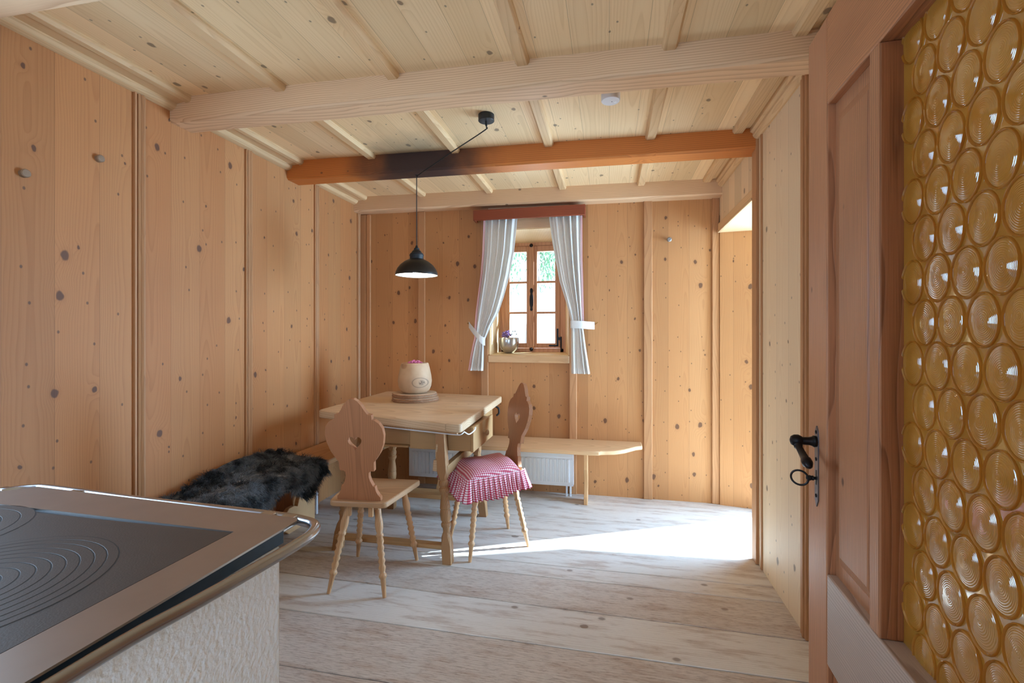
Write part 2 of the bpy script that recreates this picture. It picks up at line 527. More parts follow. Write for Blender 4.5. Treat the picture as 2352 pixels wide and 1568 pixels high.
M['needles'] = plain('hanging_leaves', (84, 122, 90), 0.6, nscale=3, namt=0.2)
M['trunk'] = plain('tree_trunk', (120, 110, 104), 0.9)


def mat_pane():
    m = bpy.data.materials.new('clear_window_glass')
    N = NT(m)
    tr = N.n('ShaderNodeBsdfTransparent')
    gl = N.n('ShaderNodeBsdfGlossy')
    gl.inputs['Roughness'].default_value = 0.02
    fr = N.n('ShaderNodeFresnel')
    fr.inputs['IOR'].default_value = 1.45
    mx = N.n('ShaderNodeMixShader')
    N.put(mx.inputs[0], N.m('MULTIPLY', fr.outputs[0], 0.6))
    N.t.links.new(tr.outputs[0], mx.inputs[1])
    N.t.links.new(gl.outputs[0], mx.inputs[2])
    N.out(mx.outputs[0])
    return m


M['pane'] = mat_pane()


def mat_amber():
    m = bpy.data.materials.new('amber_bullseye_glass')
    N = NT(m)
    x, y, z = N.pos()
    n = N.noise(N.vec(x, y, z), 14.0, 3.0)
    col = N.mix(n, lin((252, 196, 84)), lin((222, 146, 46)))
    dif = N.n('ShaderNodeBsdfTranslucent')
    N.put(dif.inputs['Color'], col)
    p = N.bsdf(col, 0.08, 0.0, 0.8, None, **{'Transmission Weight': 0.36, 'IOR': 1.5, 'Coat Weight': 1.0, 'Coat Roughness': 0.03, 'Coat IOR': 1.9})
    mx = N.n('ShaderNodeMixShader')
    mx.inputs[0].default_value = 0.30
    N.t.links.new(p, mx.inputs[1])
    N.t.links.new(dif.outputs[0], mx.inputs[2])
    N.out(mx.outputs[0])
    return m


M['amber'] = mat_amber()


def mat_cloth(name, rgb, weave=900.0, trans=0.25):
    m = bpy.data.materials.new(name)
    N = NT(m)
    x, y, z = N.pos()
    n = N.noise(N.vec(N.m('MULTIPLY', x, 1.0), y, N.m('MULTIPLY', z, 0.25)), weave * 0.4, 2.0)
    n2 = N.noise(N.vec(N.m('MULTIPLY', x, 0.2), y, z), weave * 0.4, 2.0)
    col = N.scale_col(N.mix(0.0, lin(rgb), lin(rgb)), N.m('ADD', 0.84, N.m('MULTIPLY', N.m('ADD', n, n2), 0.16)))
    d = N.bsdf(col, 0.9, 0.0, 0.1)
    t = N.n('ShaderNodeBsdfTranslucent')
    N.put(t.inputs['Color'], col)
    mx = N.n('ShaderNodeMixShader')
    mx.inputs[0].default_value = trans
    N.t.links.new(d, mx.inputs[1])
    N.t.links.new(t.outputs[0], mx.inputs[2])
    N.out(mx.outputs[0])
    return m


M['linen'] = mat_cloth('pale_linen', (238, 236, 232), trans=0.35)
M['linen_white'] = mat_cloth('white_linen', (238, 238, 236), trans=0.1)


def mat_uv(name, fn, rough=0.85):
    m = bpy.data.materials.new(name)
    N = NT(m)
    uv = N.n('ShaderNodeUVMap')
    sp = N.n('ShaderNodeSeparateXYZ')
    N.t.links.new(uv.outputs[0], sp.inputs[0])
    N.out(N.bsdf(fn(N, sp.outputs[0], sp.outputs[1]), rough, 0.0, 0.15))
    return m


def gingham(N, u, v):
    a = N.m('GREATER_THAN', N.m('FRACT', N.m('DIVIDE', u, 0.0125)), 0.5)
    b = N.m('GREATER_THAN', N.m('FRACT', N.m('DIVIDE', v, 0.0125)), 0.5)
    s = N.m('MULTIPLY', N.m('ADD', a, b), 0.5)
    c = N.mix(N.smooth(s, 0.0, 0.55), lin((244, 236, 238)), lin((214, 122, 136)))
    return N.mix(N.m('GREATER_THAN', s, 0.7), c, lin((176, 44, 70)))


def lace(N, u, v):
    fv = N.m('SUBTRACT', N.m('FRACT', N.m('DIVIDE', v, 0.012)), 0.5)
    fu = N.m('SUBTRACT', u, 0.5)
    r = N.m('SQRT', N.m('ADD', N.m('MULTIPLY', fu, fu), N.m('MULTIPLY', fv, fv)))
    c = N.mix(N.m('LESS_THAN', r, 0.46), lin((206, 36, 54)), lin((244, 238, 238)))
    return N.mix(N.m('LESS_THAN', r, 0.2), c, lin((178, 22, 44)))


M['gingham'] = mat_uv('red_gingham', gingham)
M['lace'] = mat_uv('red_white_lace', lace)


def mat_fur():
    m = bpy.data.materials.new('grey_fur')
    N = NT(m)
    x, y, z = N.pos()
    n = N.noise(N.vec(x, y, z), 9.0, 3.0, 0.6)
    n2 = N.noise(N.vec(x, y, z), 240.0, 1.0)
    col = N.mix(N.smooth(n, 0.38, 0.62), lin((34, 37, 41)), lin((124, 128, 132)))
    col = N.scale_col(col, N.m('ADD', 0.6, N.m('MULTIPLY', n2, 0.8)))
    N.out(N.bsdf(col, 0.6, 0.0, 0.4))
    return m


M['fur'] = mat_fur()


def mat_bulb():
    m = bpy.data.materials.new('lit_bulb')
    N = NT(m)
    e = N.n('ShaderNodeEmission')
    e.inputs['Color'].default_value = (1.0, 0.93, 0.82, 1)
    e.inputs['Strength'].default_value = 55.0
    N.out(e.outputs[0])
    return m


M['bulb'] = mat_bulb()


def mat_logend():
    m = bpy.data.materials.new('log_vase_wood')
    N = NT(m)
    x, y, z = N.pos()
    n = N.noise(N.vec(x, y, z), 9.0, 3.0)
    col = N.mix(n, lin((214, 184, 150)), lin((166, 130, 98)))
    # long eye-shaped knot on the side and a brown stain near the rim
    dx = N.m('DIVIDE', N.m('SUBTRACT', x, 0.062), 0.052)
    dz = N.m('DIVIDE', N.m('SUBTRACT', z, 0.085), 0.036)
    r = N.m('SQRT', N.m('ADD', N.m('MULTIPLY', dx, dx), N.m('MULTIPLY', dz, dz)))
    front = N.m('LESS_THAN', y, 0.0)
    ringm = N.m('MULTIPLY', N.m('SUBTRACT', 1.0, N.smooth(N.m('ABSOLUTE', N.m('SUBTRACT', r, 0.95)), 0.03, 0.12)), front)
    col = N.mix(N.m('MULTIPLY', ringm, 0.55), col, lin((104, 82, 66)))
    ex = N.m('DIVIDE', N.m('SUBTRACT', x, 0.076), 0.024)
    r2 = N.m('SQRT', N.m('ADD', N.m('MULTIPLY', ex, ex), N.m('MULTIPLY', dz, N.m('MULTIPLY', dz, 2.0))))
    core = N.m('MULTIPLY', N.m('MULTIPLY', N.m('SUBTRACT', 1.0, N.smooth(r2, 0.5, 1.0)), front), N.smooth(N.noise(N.vec(N.m('MULTIPLY', x, 5.0), y, z), 60.0, 2.0), 0.4, 0.55))
    col = N.mix(N.m('MULTIPLY', core, 0.8), col, lin((74, 58, 48)))
    sx = N.m('DIVIDE', N.m('ADD', x, 0.06), 0.03)
    sz = N.m('DIVIDE', N.m('SUBTRACT', z, 0.205), 0.025)
    st = N.m('MULTIPLY', N.m('SUBTRACT', 1.0, N.smooth(N.m('ADD', N.m('MULTIPLY', sx, sx), N.m('MULTIPLY', sz, sz)), 0.3, 1.2)), front)
    col = N.mix(N.m('MULTIPLY', st, 0.5), col, lin((150, 100, 62)))
    N.out(N.bsdf(col, 0.6, 0.0, 0.3))
    return m


M['logvase'] = mat_logend()


def mat_logtop():
    m = bpy.data.materials.new('log_slice_face')
    N = NT(m)
    x, y, z = N.pos()
    r = N.m('SQRT', N.m('ADD', N.m('MULTIPLY', x, x), N.m('MULTIPLY', y, y)))
    r = N.m('ADD', r, N.m('MULTIPLY', N.noise(N.vec(x, y, z), 12.0, 2.0), 0.012))
    col = N.mix(N.m('POWER', N.m('FRACT', N.m('DIVIDE', r, 0.007)), 3.0), lin((216, 194, 166)), lin((180, 148, 116)))
    N.out(N.bsdf(col, 0.75, 0.0, 0.2))
    return m


M['logtop'] = mat_logtop()

# ------------------------------------------------------------------ room shell
XL, XR, YB, YF = -2.19, 0.822, 3.81, -1.6


def cz(x):      # ceiling board height, the old room sags towards the garden side
    return 2.495 - 0.0135 * (x - XL)


def plank_floor():
    edges = [(-1.7, -1.68), (-1.25, -1.2), (-0.8, -0.8), (-0.4, -0.42), (0.0, 0.02), (0.4, 0.42), (0.82, 0.85), (1.2, 1.19), (1.6, 1.6), (1.935, 1.915), (2.235, 2.165), (2.47, 2.47), (2.60, 2.605), (2.93, 2.95), (3.24, 3.34), (3.62, 3.70), (4.1, 4.1)]
    mb = MB()
    x0, x1 = XL - 0.12, 1.62
    g = 0.0022
    for (a0, a1), (b0, b1) in zip(edges, edges[1:]):
        n = 40
        lower, upper = [], []
        for k in range(n + 1):
            t = k / n
            x = x0 + (x1 - x0) * t
            wob = 0.006 * mnoise.noise((x * 2.3, a0 * 5, 0)) + 0.002 * mnoise.noise((x * 14, a0 * 5, 3))
            wob2 = 0.006 * mnoise.noise((x * 2.3, b0 * 5, 0)) + 0.002 * mnoise.noise((x * 14, b0 * 5, 3))
            lower.append((x, a0 + (a1 - a0) * t + wob + g))
            upper.append((x, b0 + (b1 - b0) * t + wob2 - g))
        rings = []
        for (x, ya), (_, yb) in zip(lower, upper):
            rings.append([(x, ya, -0.03), (x, yb, -0.03), (x, yb, -0.002), (x, yb - 0.003, 0.0), (x, ya + 0.003, 0.0), (x, ya, -0.002)])
        mb.loft(rings)
    fl = mb.build('floor', M['floor'], angle=20)
    at = fl.data.attributes.new('tone', 'FLOAT', 'POINT')
    tones = {7: 1.0, 8: 0.9, 6: 0.8, 9: 0.05, 10: 0.85, 11: 0.25, 12: 0.0, 13: 0.1, 14: 0.0}
    for v in fl.data.vertices:
        k = 0
        for j, ((a0, a1), (b0, b1)) in enumerate(zip(edges, edges[1:])):
            t = (v.co.x - x0) / (x1 - x0)
            if a0 + (a1 - a0) * t - 0.012 < v.co.y + (0.02 if v.index % 6 in (0, 4, 5) else -0.02):
                k = j
        at.data[v.index].value = tones.get(k, 0.5)
    return struct(fl)


plank_floor()
sub = struct(MB().box((XL - 0.2, YF - 0.2, -0.12), (1.62, 4.14, -0.03)).build('floor', M['dark_hole']))

# left wall, rear wall (behind the camera), ceiling; openings added for the fill lights
m = MB()
for a, b in (((XL - 0.2, YF - 0.2, -0.1), (XL, 0.1, 2.75)), ((XL - 0.2, 1.1, -0.1), (XL, YB + 0.45, 2.75)),
             ((XL - 0.2, 0.1, -0.1), (XL, 1.1, 0.9)), ((XL - 0.2, 0.1, 2.0), (XL, 1.1, 2.75))):
    m.box(a, b)
struct(m.build('wall_left', M['wall_left']))
m = MB()
for a, b in (((XL, YF - 0.2, -0.05), (-0.55, YF, 2.7)), ((0.25, YF - 0.2, -0.05), (XR + 0.5, YF, 2.7)),
             ((-0.55, YF - 0.2, -0.05), (0.25, YF, 0.55)), ((-0.55, YF - 0.2, 2.25), (0.25, YF, 2.7))):
    m.box(a, b)
struct(m.build('wall_front', M['wall_back']))
m = MB()
m.hexa([(XL - 0.1, YF - 0.1, cz(XL - 0.1)), (1.6, YF - 0.1, cz(1.6)), (1.6, YB + 0.3, cz(1.6)), (XL - 0.1, YB + 0.3, cz(XL - 0.1)),
        (XL - 0.1, YF - 0.1, 2.75), (1.6, YF - 0.1, 2.75), (1.6, YB + 0.3, 2.75), (XL - 0.1, YB + 0.3, 2.75)])
struct(m.build('ceiling', M['ceiling']))

# back wall with the window opening (inner opening splays outwards)
OX0, OX1, OZ0, OZ1 = -0.985, -0.325, 1.125, 2.165       # inner edge of the opening
FX0, FX1, FZ0, FZ1, FY = -0.945, -0.385, 1.145, 2.085, 4.05
m = MB()
T = 4.12
m.box((XL - 0.1, YB, -0.05), (OX0, T, 2.7)).box((OX1, YB + 0.0, -0.05), (1.40, T, 2.7))
m.box((OX0, YB, -0.05), (OX1, T, OZ0)).box((OX0, YB, OZ1), (OX1, T, 2.7))
struct(m.build('wall_back', M['wall_back']))

# right wall with the garden-door niche
NY0, NY1, NX = 2.90, 3.785, 1.28
m = MB()
m.box((XR, YF - 0.2, -0.05), (1.5, NY0, 2.7))
m.box((XR, NY0, 2.075), (1.5, YB + 0.05, 2.7))
struct(m.build('wall_right', M['wall_right']))
# niche lining
m = MB()
m.hexa([(XR, NY1, 0), (NX, 3.705, 0), (NX, YB + 0.05, 0), (XR, YB + 0.02, 0), (XR, NY1, 2.2), (NX, 3.705, 2.2), (NX, YB + 0.05, 2.2), (XR, YB + 0.02, 2.2)])
struct(m.build('wall_niche', M['wall_back']))
m = MB()
m.hexa([(XR, NY0 - 0.02, 0), (NX + 0.2, NY0, 0), (NX + 0.2, 3.0, 0), (XR, NY0 + 0.012, 0), (XR, NY0 - 0.02, 2.2), (NX + 0.2, NY0, 2.2), (NX + 0.2, 3.0, 2.2), (XR, NY0 + 0.012, 2.2)])
struct(m.build('wall_niche', M['wall_right']))
m = MB()
m.hexa([(XR, NY0, 2.068), (NX + 0.2, NY0, 2.06), (NX + 0.2, YB, 2.06), (XR, YB, 2.068), (XR, NY0, 2.1), (NX + 0.2, NY0, 2.1), (NX + 0.2, YB, 2.1), (XR, YB, 2.1)])
struct(m.build('ceiling_niche', M['reveal']))

# ceiling beams
def beam(n, y0, y1, zb0, zb1, mat):
    c = 0.012
    rings = []
    for x, zb in ((XL - 0.02, zb0), (XR + 0.04, zb1)):
        zt = cz(x) + 0.01
        prof = [(y0, zt), (y0, zb + c), (y0 + c, zb), (y1 - c, zb), (y1, zb + c), (y1, zt)]
        rings.append([(x, y, z) for y, z in prof])
    # chamfer stops near both ends
    return struct(MB().loft(rings).build('trim_%d' % n, mat, angle=20))


beam(1, 1.06, 1.21, 2.372, 2.342, M['beam'])
beam(2, 1.965, 2.105, 2.372, 2.345, M['beam'])
beam(3, 2.845, 2.985, 2.368, 2.338, M['beam_dark'])
beam(4, 3.705, YB + 0.02, 2.368, 2.332, M['beam'])

# ceiling battens between the beams
tn = 5
for y0, y1 in ((-1.6, 1.06), (1.21, 1.965), (2.105, 2.845), (2.985, 3.705)):
    for x in (-1.55, -0.965, -0.365, 0.238, 0.715):
        z = cz(x)
        hw = 0.031
        prof = [(x - hw, z), (x - hw, z - 0.014), (x - hw + 0.010, z - 0.027), (x + hw - 0.010, z - 0.027), (x + hw, z - 0.014), (x + hw, z)]
        struct(MB().loft([[(a, y, b) for a, b in prof] for y in (y0, y1)]).build('trim_%d' % tn, M['batten_y'], angle=50))
        tn += 1
    # cornice at both walls: cove moulding, flat board and roll
    zl = cz(XL)
    prof = [(XL - 0.005, 2.430), (XL + 0.012, 2.430), (XL + 0.03, 2.438), (XL + 0.042, 2.452), (XL + 0.042, 2.462), (XL + 0.09, 2.466), (XL + 0.10, 2.460), (XL + 0.122, 2.464), (XL + 0.13, 2.478), (XL + 0.13, zl + 0.005), (XL - 0.005, zl + 0.005)]
    struct(MB().loft([[(a, y, b) for a, b in prof] for y in (y0, y1)]).build('trim_%d' % tn, M['batten_y'], angle=25))
    tn += 1
    zr = cz(XR)
    prof = [(XR + 0.005, 2.390), (XR - 0.010, 2.390), (XR - 0.024, 2.398), (XR - 0.032, 2.410), (XR - 0.032, 2.425), (XR - 0.045, 2.432), (XR - 0.045, zr + 0.005), (XR + 0.005, zr + 0.005)]
    struct(MB().loft([[(a, y, b) for a, b in prof] for y in (y0, y1)]).build('trim_%d' % tn, M['batten_y'], angle=25))
    tn += 1

# wall battens (moulded cover strips)
def batten_left(y, w=0.034):
    global tn
    prof = [(XL - 0.004, y - w / 2), (XL + 0.010, y - w / 2), (XL + 0.016, y - w / 4), (XL + 0.010, y - w / 8), (XL + 0.018, y + w / 8), (XL + 0.012, y + w / 4), (XL + 0.012, y + w / 2), (XL - 0.004, y + w / 2)]
    m_ = MB().loft([[(a, b, z) for a, b in prof] for z in (0.0, 2.435)])
    m_.box((XL - 0.004, y - w / 2 - 0.018, 0.0), (XL + 0.013, y - w / 2 - 0.008, 2.435))
    struct(m_.build('trim_%d' % tn, M['batten_z'], angle=15))
    tn += 1


for y in (1.13, 1.812, 2.497, 3.18, 3.793):
    batten_left(y)


def batten_back(x, w, z0=0.0, z1=2.36, mat=None):
    global tn
    struct(MB().box((x - w / 2, YB - 0.016, z0), (x + w / 2, YB + 0.004, z1)).build('trim_%d' % tn, mat or M['batten_z'], bevel=0.005))
    tn += 1


for x, w in ((-2.152, 0.06), (-2.1, 0.04), (-1.597, 0.064), (-1.03, 0.064), (-0.288, 0.06), (0.297, 0.066), (0.795, 0.054)):
    batten_back(x, w)
# horizontal rails under / over the window
struct(MB().box((-0.998, YB - 0.018, 1.06), (-0.318, YB + 0.004, OZ0 - 0.006)).build('trim_%d' % tn, M['bench_x'], bevel=0.004)); tn += 1
struct(MB().box((-0.998, YB - 0.018, OZ1 + 0.005), (-0.318, YB + 0.004, 2.36)).build('trim_%d' % tn, M['beam'], bevel=0.004)); tn += 1
# right wall: corner post of the niche, batten near the door, niche head rail, lining beads
def rbox(y0, y1, z0, z1, d=0.014, mat='batten_z', bev=0.004):
    global tn
    struct(MB().box((XR - d, y0, z0), (XR + 0.004, y1, z1)).build('trim_%d' % tn, M[mat], bevel=bev))
    tn += 1


rbox(2.84, NY0 + 0.02, 0, 2.40, 0.016)
rbox(2.775, 2.795, 0, 2.40, 0.008)
rbox(2.175, 2.235, 0, 2.40, 0.012)
rbox(2.19, 2.205, 0, 2.40, 0.018)
rbox(1.3, 1.36, 0, 2.40, 0.012)
rbox(NY0 + 0.02, YB - 0.02, 2.072, 2.135, 0.014, 'batten_y')
rbox(NY0 + 0.02, YB - 0.02, 2.066, 2.084, 0.02, 'batten_y')

# ------------------------------------------------------------------ window in the back wall
wt = thing('window_1', 'small larch casement window with six panes between linen curtains', 'window', (0, 0, 0), kind='structure')
m = MB()     # splayed timber lining: left, right, head, sill
I = [(OX0, OZ0), (OX1, OZ0), (OX1, OZ1), (OX0, OZ1)]
O = [(FX0, FZ0), (FX1, FZ0), (FX1, FZ1), (FX0, FZ1)]
def lining(k0, k1, out):
    a0, a1, b0, b1 = I[k0], I[k1], O[k0], O[k1]
    ox, oz = out
    q = [(a0[0], YB - 0.012, a0[1]), (a1[0], YB - 0.012, a1[1]), (b1[0], FY + 0.07, b1[1]), (b0[0], FY + 0.07, b0[1])]
    return q + [(x + ox, max(y, YB + 0.03), z + oz) for x, y, z in q]
MB().hexa(lining(0, 3, (-0.12, 0))).build('reveal_panel', M['reveal'], wt)
MB().hexa(lining(1, 2, (0.12, 0))).build('reveal_panel', M['reveal'], wt)
MB().hexa(lining(3, 2, (0, 0.12))).build('head_panel', M['reveal'], wt)
MB().hexa(lining(0, 1, (0, -0.12))).build('window_sill', M['reveal'], wt)
fw = 0.035
m = MB()
m.box((FX0 - 0.03, FY, FZ0 - 0.03), (FX0 + fw, FY + 0.06, FZ1 + 0.03)).box((FX1 - fw, FY, FZ0 - 0.03), (FX1 + 0.03, FY + 0.06, FZ1 + 0.03))
m.box((FX0, FY, FZ0 - 0.03), (FX1, FY + 0.06, FZ0 + 0.028)).box((FX0, FY, FZ1 - 0.012), (FX1, FY + 0.06, FZ1 + 0.03))
m.build('window_frame', M['window'], wt, bevel=0.004)
xm = -0.668
for x0, x1 in ((FX0 + fw, xm - 0.004), (xm + 0.004, FX1 - fw)):
    m = MB()
    y0, y1 = FY - 0.006, FY + 0.04
    z0, z1 = FZ0 + 0.03, FZ1 - 0.014
    sw = 0.042
    m.box((x0, y0, z0), (x0 + sw, y1, z1)).box((x1 - sw, y0, z0), (x1, y1, z1))
    m.box((x0 + sw, y0, z0), (x1 - sw, y1, z0 + 0.042)).box((x0 + sw, y0, z1 - 0.048), (x1 - sw, y1, z1))
    h = (z1 - z0 - 0.09) / 3
    for k in (1, 2):
        zz = z0 + 0.042 + h * k
        m.box((x0 + sw, y0 + 0.008, zz - 0.009), (x1 - sw, y1 - 0.01, zz + 0.009))
    s = m.build('sash', M['window'], wt, bevel=0.003)
    for k in range(3):
        MB().box((x0 + sw - 0.004, FY + 0.016, z0 + 0.042 + h * k), (x1 - sw + 0.004, FY + 0.02, z0 + 0.042 + h * (k + 1))).build('pane', M['pane'], s)
MB().box((xm - 0.022, FY - 0.022, FZ0 + 0.025), (xm + 0.022, FY, FZ1 - 0.01)).build('meeting_strip', M['window'], wt, bevel=0.006)
m = MB().lathe([(0, 0.004), (0.01, 0.012), (0.03, 0.008), (0.05, 0.015), (0.09, 0.017), (0.13, 0.015), (0.15, 0.008), (0.17, 0.013), (0.19, 0.012), (0.2, 0.004)], (xm, FY - 0.024, 1.50), (xm, FY - 0.024, 1.70), 12, sy=0.5)
m.build('espagnolette_handle', M['iron'], wt)
m = MB().lathe([(0, 0.012), (0.01, 0.016), (0.02, 0.006)], (xm, FY - 0.02, FZ1 - 0.012), (xm, FY - 0.06, FZ1 - 0.012), 12)
m.lathe([(0, 0.012), (0.01, 0.016), (0.02, 0.006)], (xm, FY - 0.02, FZ0 + 0.02), (xm, FY - 0.06, FZ0 + 0.02), 12)
m.build('bolt_keeper', M['iron'], wt)
MB().box((FX1 - 0.062, FY - 0.012, FZ0 + 0.05), (FX1 - 0.048, FY - 0.005, FZ0 + 0.20)).box((FX1 - 0.13, FY - 0.012, FZ0 + 0.046), (FX1 - 0.05, FY - 0.005, FZ0 + 0.058)).box((FX1 - 0.05, FY - 0.016, FZ0 + 0.10), (FX1 - 0.02, FY - 0.005, FZ0 + 0.125)).tube([(FX1 - 0.024, FY - 0.012, FZ0 + 0.01), (FX1 - 0.024, FY - 0.012, FZ0 + 0.13)], 0.006).build('hinge', M['iron'], wt)
MB().box((FX1 - 0.09, FY - 0.012, FZ1 - 0.05), (FX1 - 0.03, FY - 0.005, FZ1 - 0.036)).build('hinge', M['iron'], wt, bevel=0.003)
MB().box((FX0 + 0.03, FY - 0.012, FZ1 - 0.05), (FX0 + 0.09, FY - 0.005, FZ1 - 0.036)).build('hinge', M['iron'], wt, bevel=0.003)

# garden door in the niche (outside the picture, lets the sun in)
gd = thing('door_2', 'glazed garden door in the deep niche beside the back wall', 'door', (0, 0, 0), kind='structure')
gy0, gy1, gz1, gx = 2.94, 3.76, 2.06, 1.30
m = MB()
for a, b in (((gx, gy0 - 0.04, 0), (gx + 0.05, gy0 + 0.0, gz1)), ((gx, gy1 - 0.005, 0), (gx + 0.05, gy1 + 0.05, gz1)), ((gx, gy0, gz1 - 0.05), (gx + 0.05, gy1, gz1 + 0.04)), ((gx, gy0, 0), (gx + 0.05, gy1, 0.02))):
    m.box(a, b)
m.build('door_frame', M['window'], gd)
MB().box((gx + 0.02, gy0, 0.02), (gx + 0.024, gy1, gz1 - 0.05)).build('pane', M['pane'], gd)

# ------------------------------------------------------------------ outside
struct(MB().box((-14, 4.2, -0.6), (16, 30, -0.5)).build('ground', M['grass']))
struct(MB().box((1.7, -6, -0.6), (16, 4.2, -0.5)).build('ground', M['grass']))
# unseen blocker, added; its bent edge draws the long border of the sun patch
k = 1.0 / 0.70
def blocker_pt(fx, fy, z=2.62):
    return (fx + 0.904 * k * z, fy + 0.428 * k * z)
(ax, ay), (bx, by), (cx_, cy_) = blocker_pt(0.85, 2.905), blocker_pt(-0.25, 2.835), blocker_pt(-1.15, 2.50)
poly = [(1.5, 1.6), (7.5, 1.6), (7.5, ay + 0.35), (ax, ay), (bx, by), (cx_, cy_), (1.5, cy_ - 0.02)]
struct(MB().prism(poly, lambda a, b: (a, b, 2.62), lambda a, b: (a, b, 2.72)).build('sun_blocker', M['blocker']))
# weeping tree beyond the window
tr = thing('tree', 'weeping tree with pale hanging leaves outside the small window', 'tree', (-1.75, 8.4, -0.5))
MB().tube(smoothpath([(0.25, 0.3, 0), (0.3, 0.2, 1.6), (0.42, 0.1, 3.2), (0.2, 0, 4.6)], 6), [0.13 - 0.004 * j for j in range(19)], 10).build('trunk', M['trunk'], tr)
rng = random.Random(3)
m = MB()
for b in range(58):
    ang = rng.uniform(0, 2 * PI)
    r = rng.uniform(0.25, 1.5)
    x, y = 0.3 + r * math.cos(ang), r * math.sin(ang) * 0.8
    zt = rng.uniform(3.4, 4.6)
    ln = rng.uniform(0.5, 1.15) + (0.3 if 0.0 < x < 0.5 else 0)
    n = int(ln * 120)
    for j in range(n):
        t = j / n
        px, py, pz = x + 0.25 * t * math.cos(ang) + rng.uniform(-.09, .09), y + rng.uniform(-.07, .07), zt - ln * t
        a = rng.uniform(0, PI)
        L, w = rng.uniform(0.05, 0.10), 0.013
        d = Vector((math.cos(a) * 0.5, math.sin(a) * 0.5, -1)).normalized() * L
        s_ = Vector((-math.sin(a), math.cos(a), 0)) * w
        p = Vector((px, py, pz))
        m.add([p, p + d * 0.5 + s_, p + d, p + d * 0.5 - s_, p + d * 0.5 + s_.cross(d).normalized() * 0.004], [(0, 1, 4), (1, 2, 4), (2, 3, 4), (3, 0, 4), (0, 3, 2, 1)])
m.build('foliage', M['needles'], tr, smooth=False)

# ------------------------------------------------------------------ open door leaf with bull's-eye glass
PH = math.radians(3.1)
def door_pt(s, n, z):     # s: distance along the leaf from its free edge towards the hinge; n: depth behind the visible face
    return Vector((0.524 - s * math.sin(PH) + n * math.cos(PH), 1.39 - s * math.cos(PH) - n * math.sin(PH), z))
dr = thing('door_1', 'open old larch door with amber bullseye glass and iron handle', 'door', (0.524, 1.39, 0), -PH, kind='structure')
# local frame: x = behind the face, y = along the leaf (negative towards hinge)
def dbox(y0, y1, x0, x1, z0, z1, name, mat, bev=0.004, parent=dr):
    return MB().box((x0, y0, z0), (x1, y1, z1)).build(name, M[mat], parent, bevel=bev)
TH = 0.07
dbox(-0.125, 0.0, 0, TH, 0.012, 2.065, 'stile', 'door')
dbox(-0.99, -0.865, 0, TH, 0.012, 2.065, 'stile', 'door')
dbox(-0.865, -0.125, 0, TH, 1.849, 2.065, 'top_rail', 'door_rail')
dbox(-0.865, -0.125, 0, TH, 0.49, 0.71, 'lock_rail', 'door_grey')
dbox(-0.865, -0.125, 0, TH, 0.012, 0.19, 'bottom_rail', 'door_rail')
dbox(-0.378, -0.337, 0, TH, 0.71, 1.849, 'muntin', 'door')
# side panel with raised field
m = MB().box((0.02, -0.337, 0.70), (0.04, -0.125, 1.86))
m.loft([[(0.02, -0.312, 0.745), (0.02, -0.152, 0.745), (0.02, -0.152, 1.815), (0.02, -0.312, 1.815)],
        [(0.012, -0.300, 0.770), (0.012, -0.164, 0.770), (0.012, -0.164, 1.790), (0.012, -0.300, 1.790)]], True)
m.build('side_panel', M['door'], dr, smooth=False)
m = MB().box((0.02, -0.865, 0.18), (0.04, -0.125, 0.50))
m.build('lower_panel', M['door_rail'], dr)
# glass: one cast sheet of round bull's-eyes
m = MB()
gy0_, gy1_, gz0_, gz1_ = -0.86, -0.376, 0.705, 1.853
m.box((0.040, gy0_, gz0_), (0.046, gy1_, gz1_))
NS = 28
prof = [(1.0, 0.0), (0.992, -0.0034), (0.968, -0.0046), (0.944, -0.0032), (0.928, -0.0006)]
for q_ in range(11):
    rr_ = 0.88 - q_ * 0.078
    dome = -0.0010 - 0.0034 * (1 - rr_ * rr_)
    prof.append((rr_, dome - 0.00035))
    prof.append((rr_ - 0.02, dome - 0.0006))
    prof.append((rr_ - 0.052, dome - 0.00005))
prof.append((0.012, -0.0052))
row = 0
zc = 1.680 + 2 * 0.07365
rg = random.Random(5)
for r_ in range(18):
    zc = 1.680 + 0.07365 * (3 - r_)
    for c_ in range(-5, 8):
        Yw = 0.768 + 0.0713 * c_ + (0.0356 if (r_ + 1) % 2 else 0)
        yl = (Yw - 1.39) / math.cos(PH)
        a_, b_ = 0.0338, 0.0415
        if yl - a_ * 0.4 < gy0_ or yl + a_ * 0.3 > gy1_ or zc - b_ * 0.3 < gz0_ or zc + b_ * 0.3 > gz1_:
            continue
        ox, oz = rg.uniform(-.004, .004), rg.uniform(-.004, .004)
        rings = []
        for rr_, dx in prof:
            k_ = 1 - rr_
            rings.append([(0.0405 + dx, min(max(yl + ox * k_ + a_ * rr_ * math.cos(2 * PI * j / NS), gy0_), gy1_),
                           min(max(zc + oz * k_ + b_ * rr_ * math.sin(2 * PI * j / NS), gz0_), gz1_)) for j in range(NS)])
        m.loft(rings, caps=False)
        b0 = len(m.v) - NS
        m.f.append(tuple(b0 + j for j in range(NS)))
m.build('bullseye_glass', M['amber'], dr, angle=60)
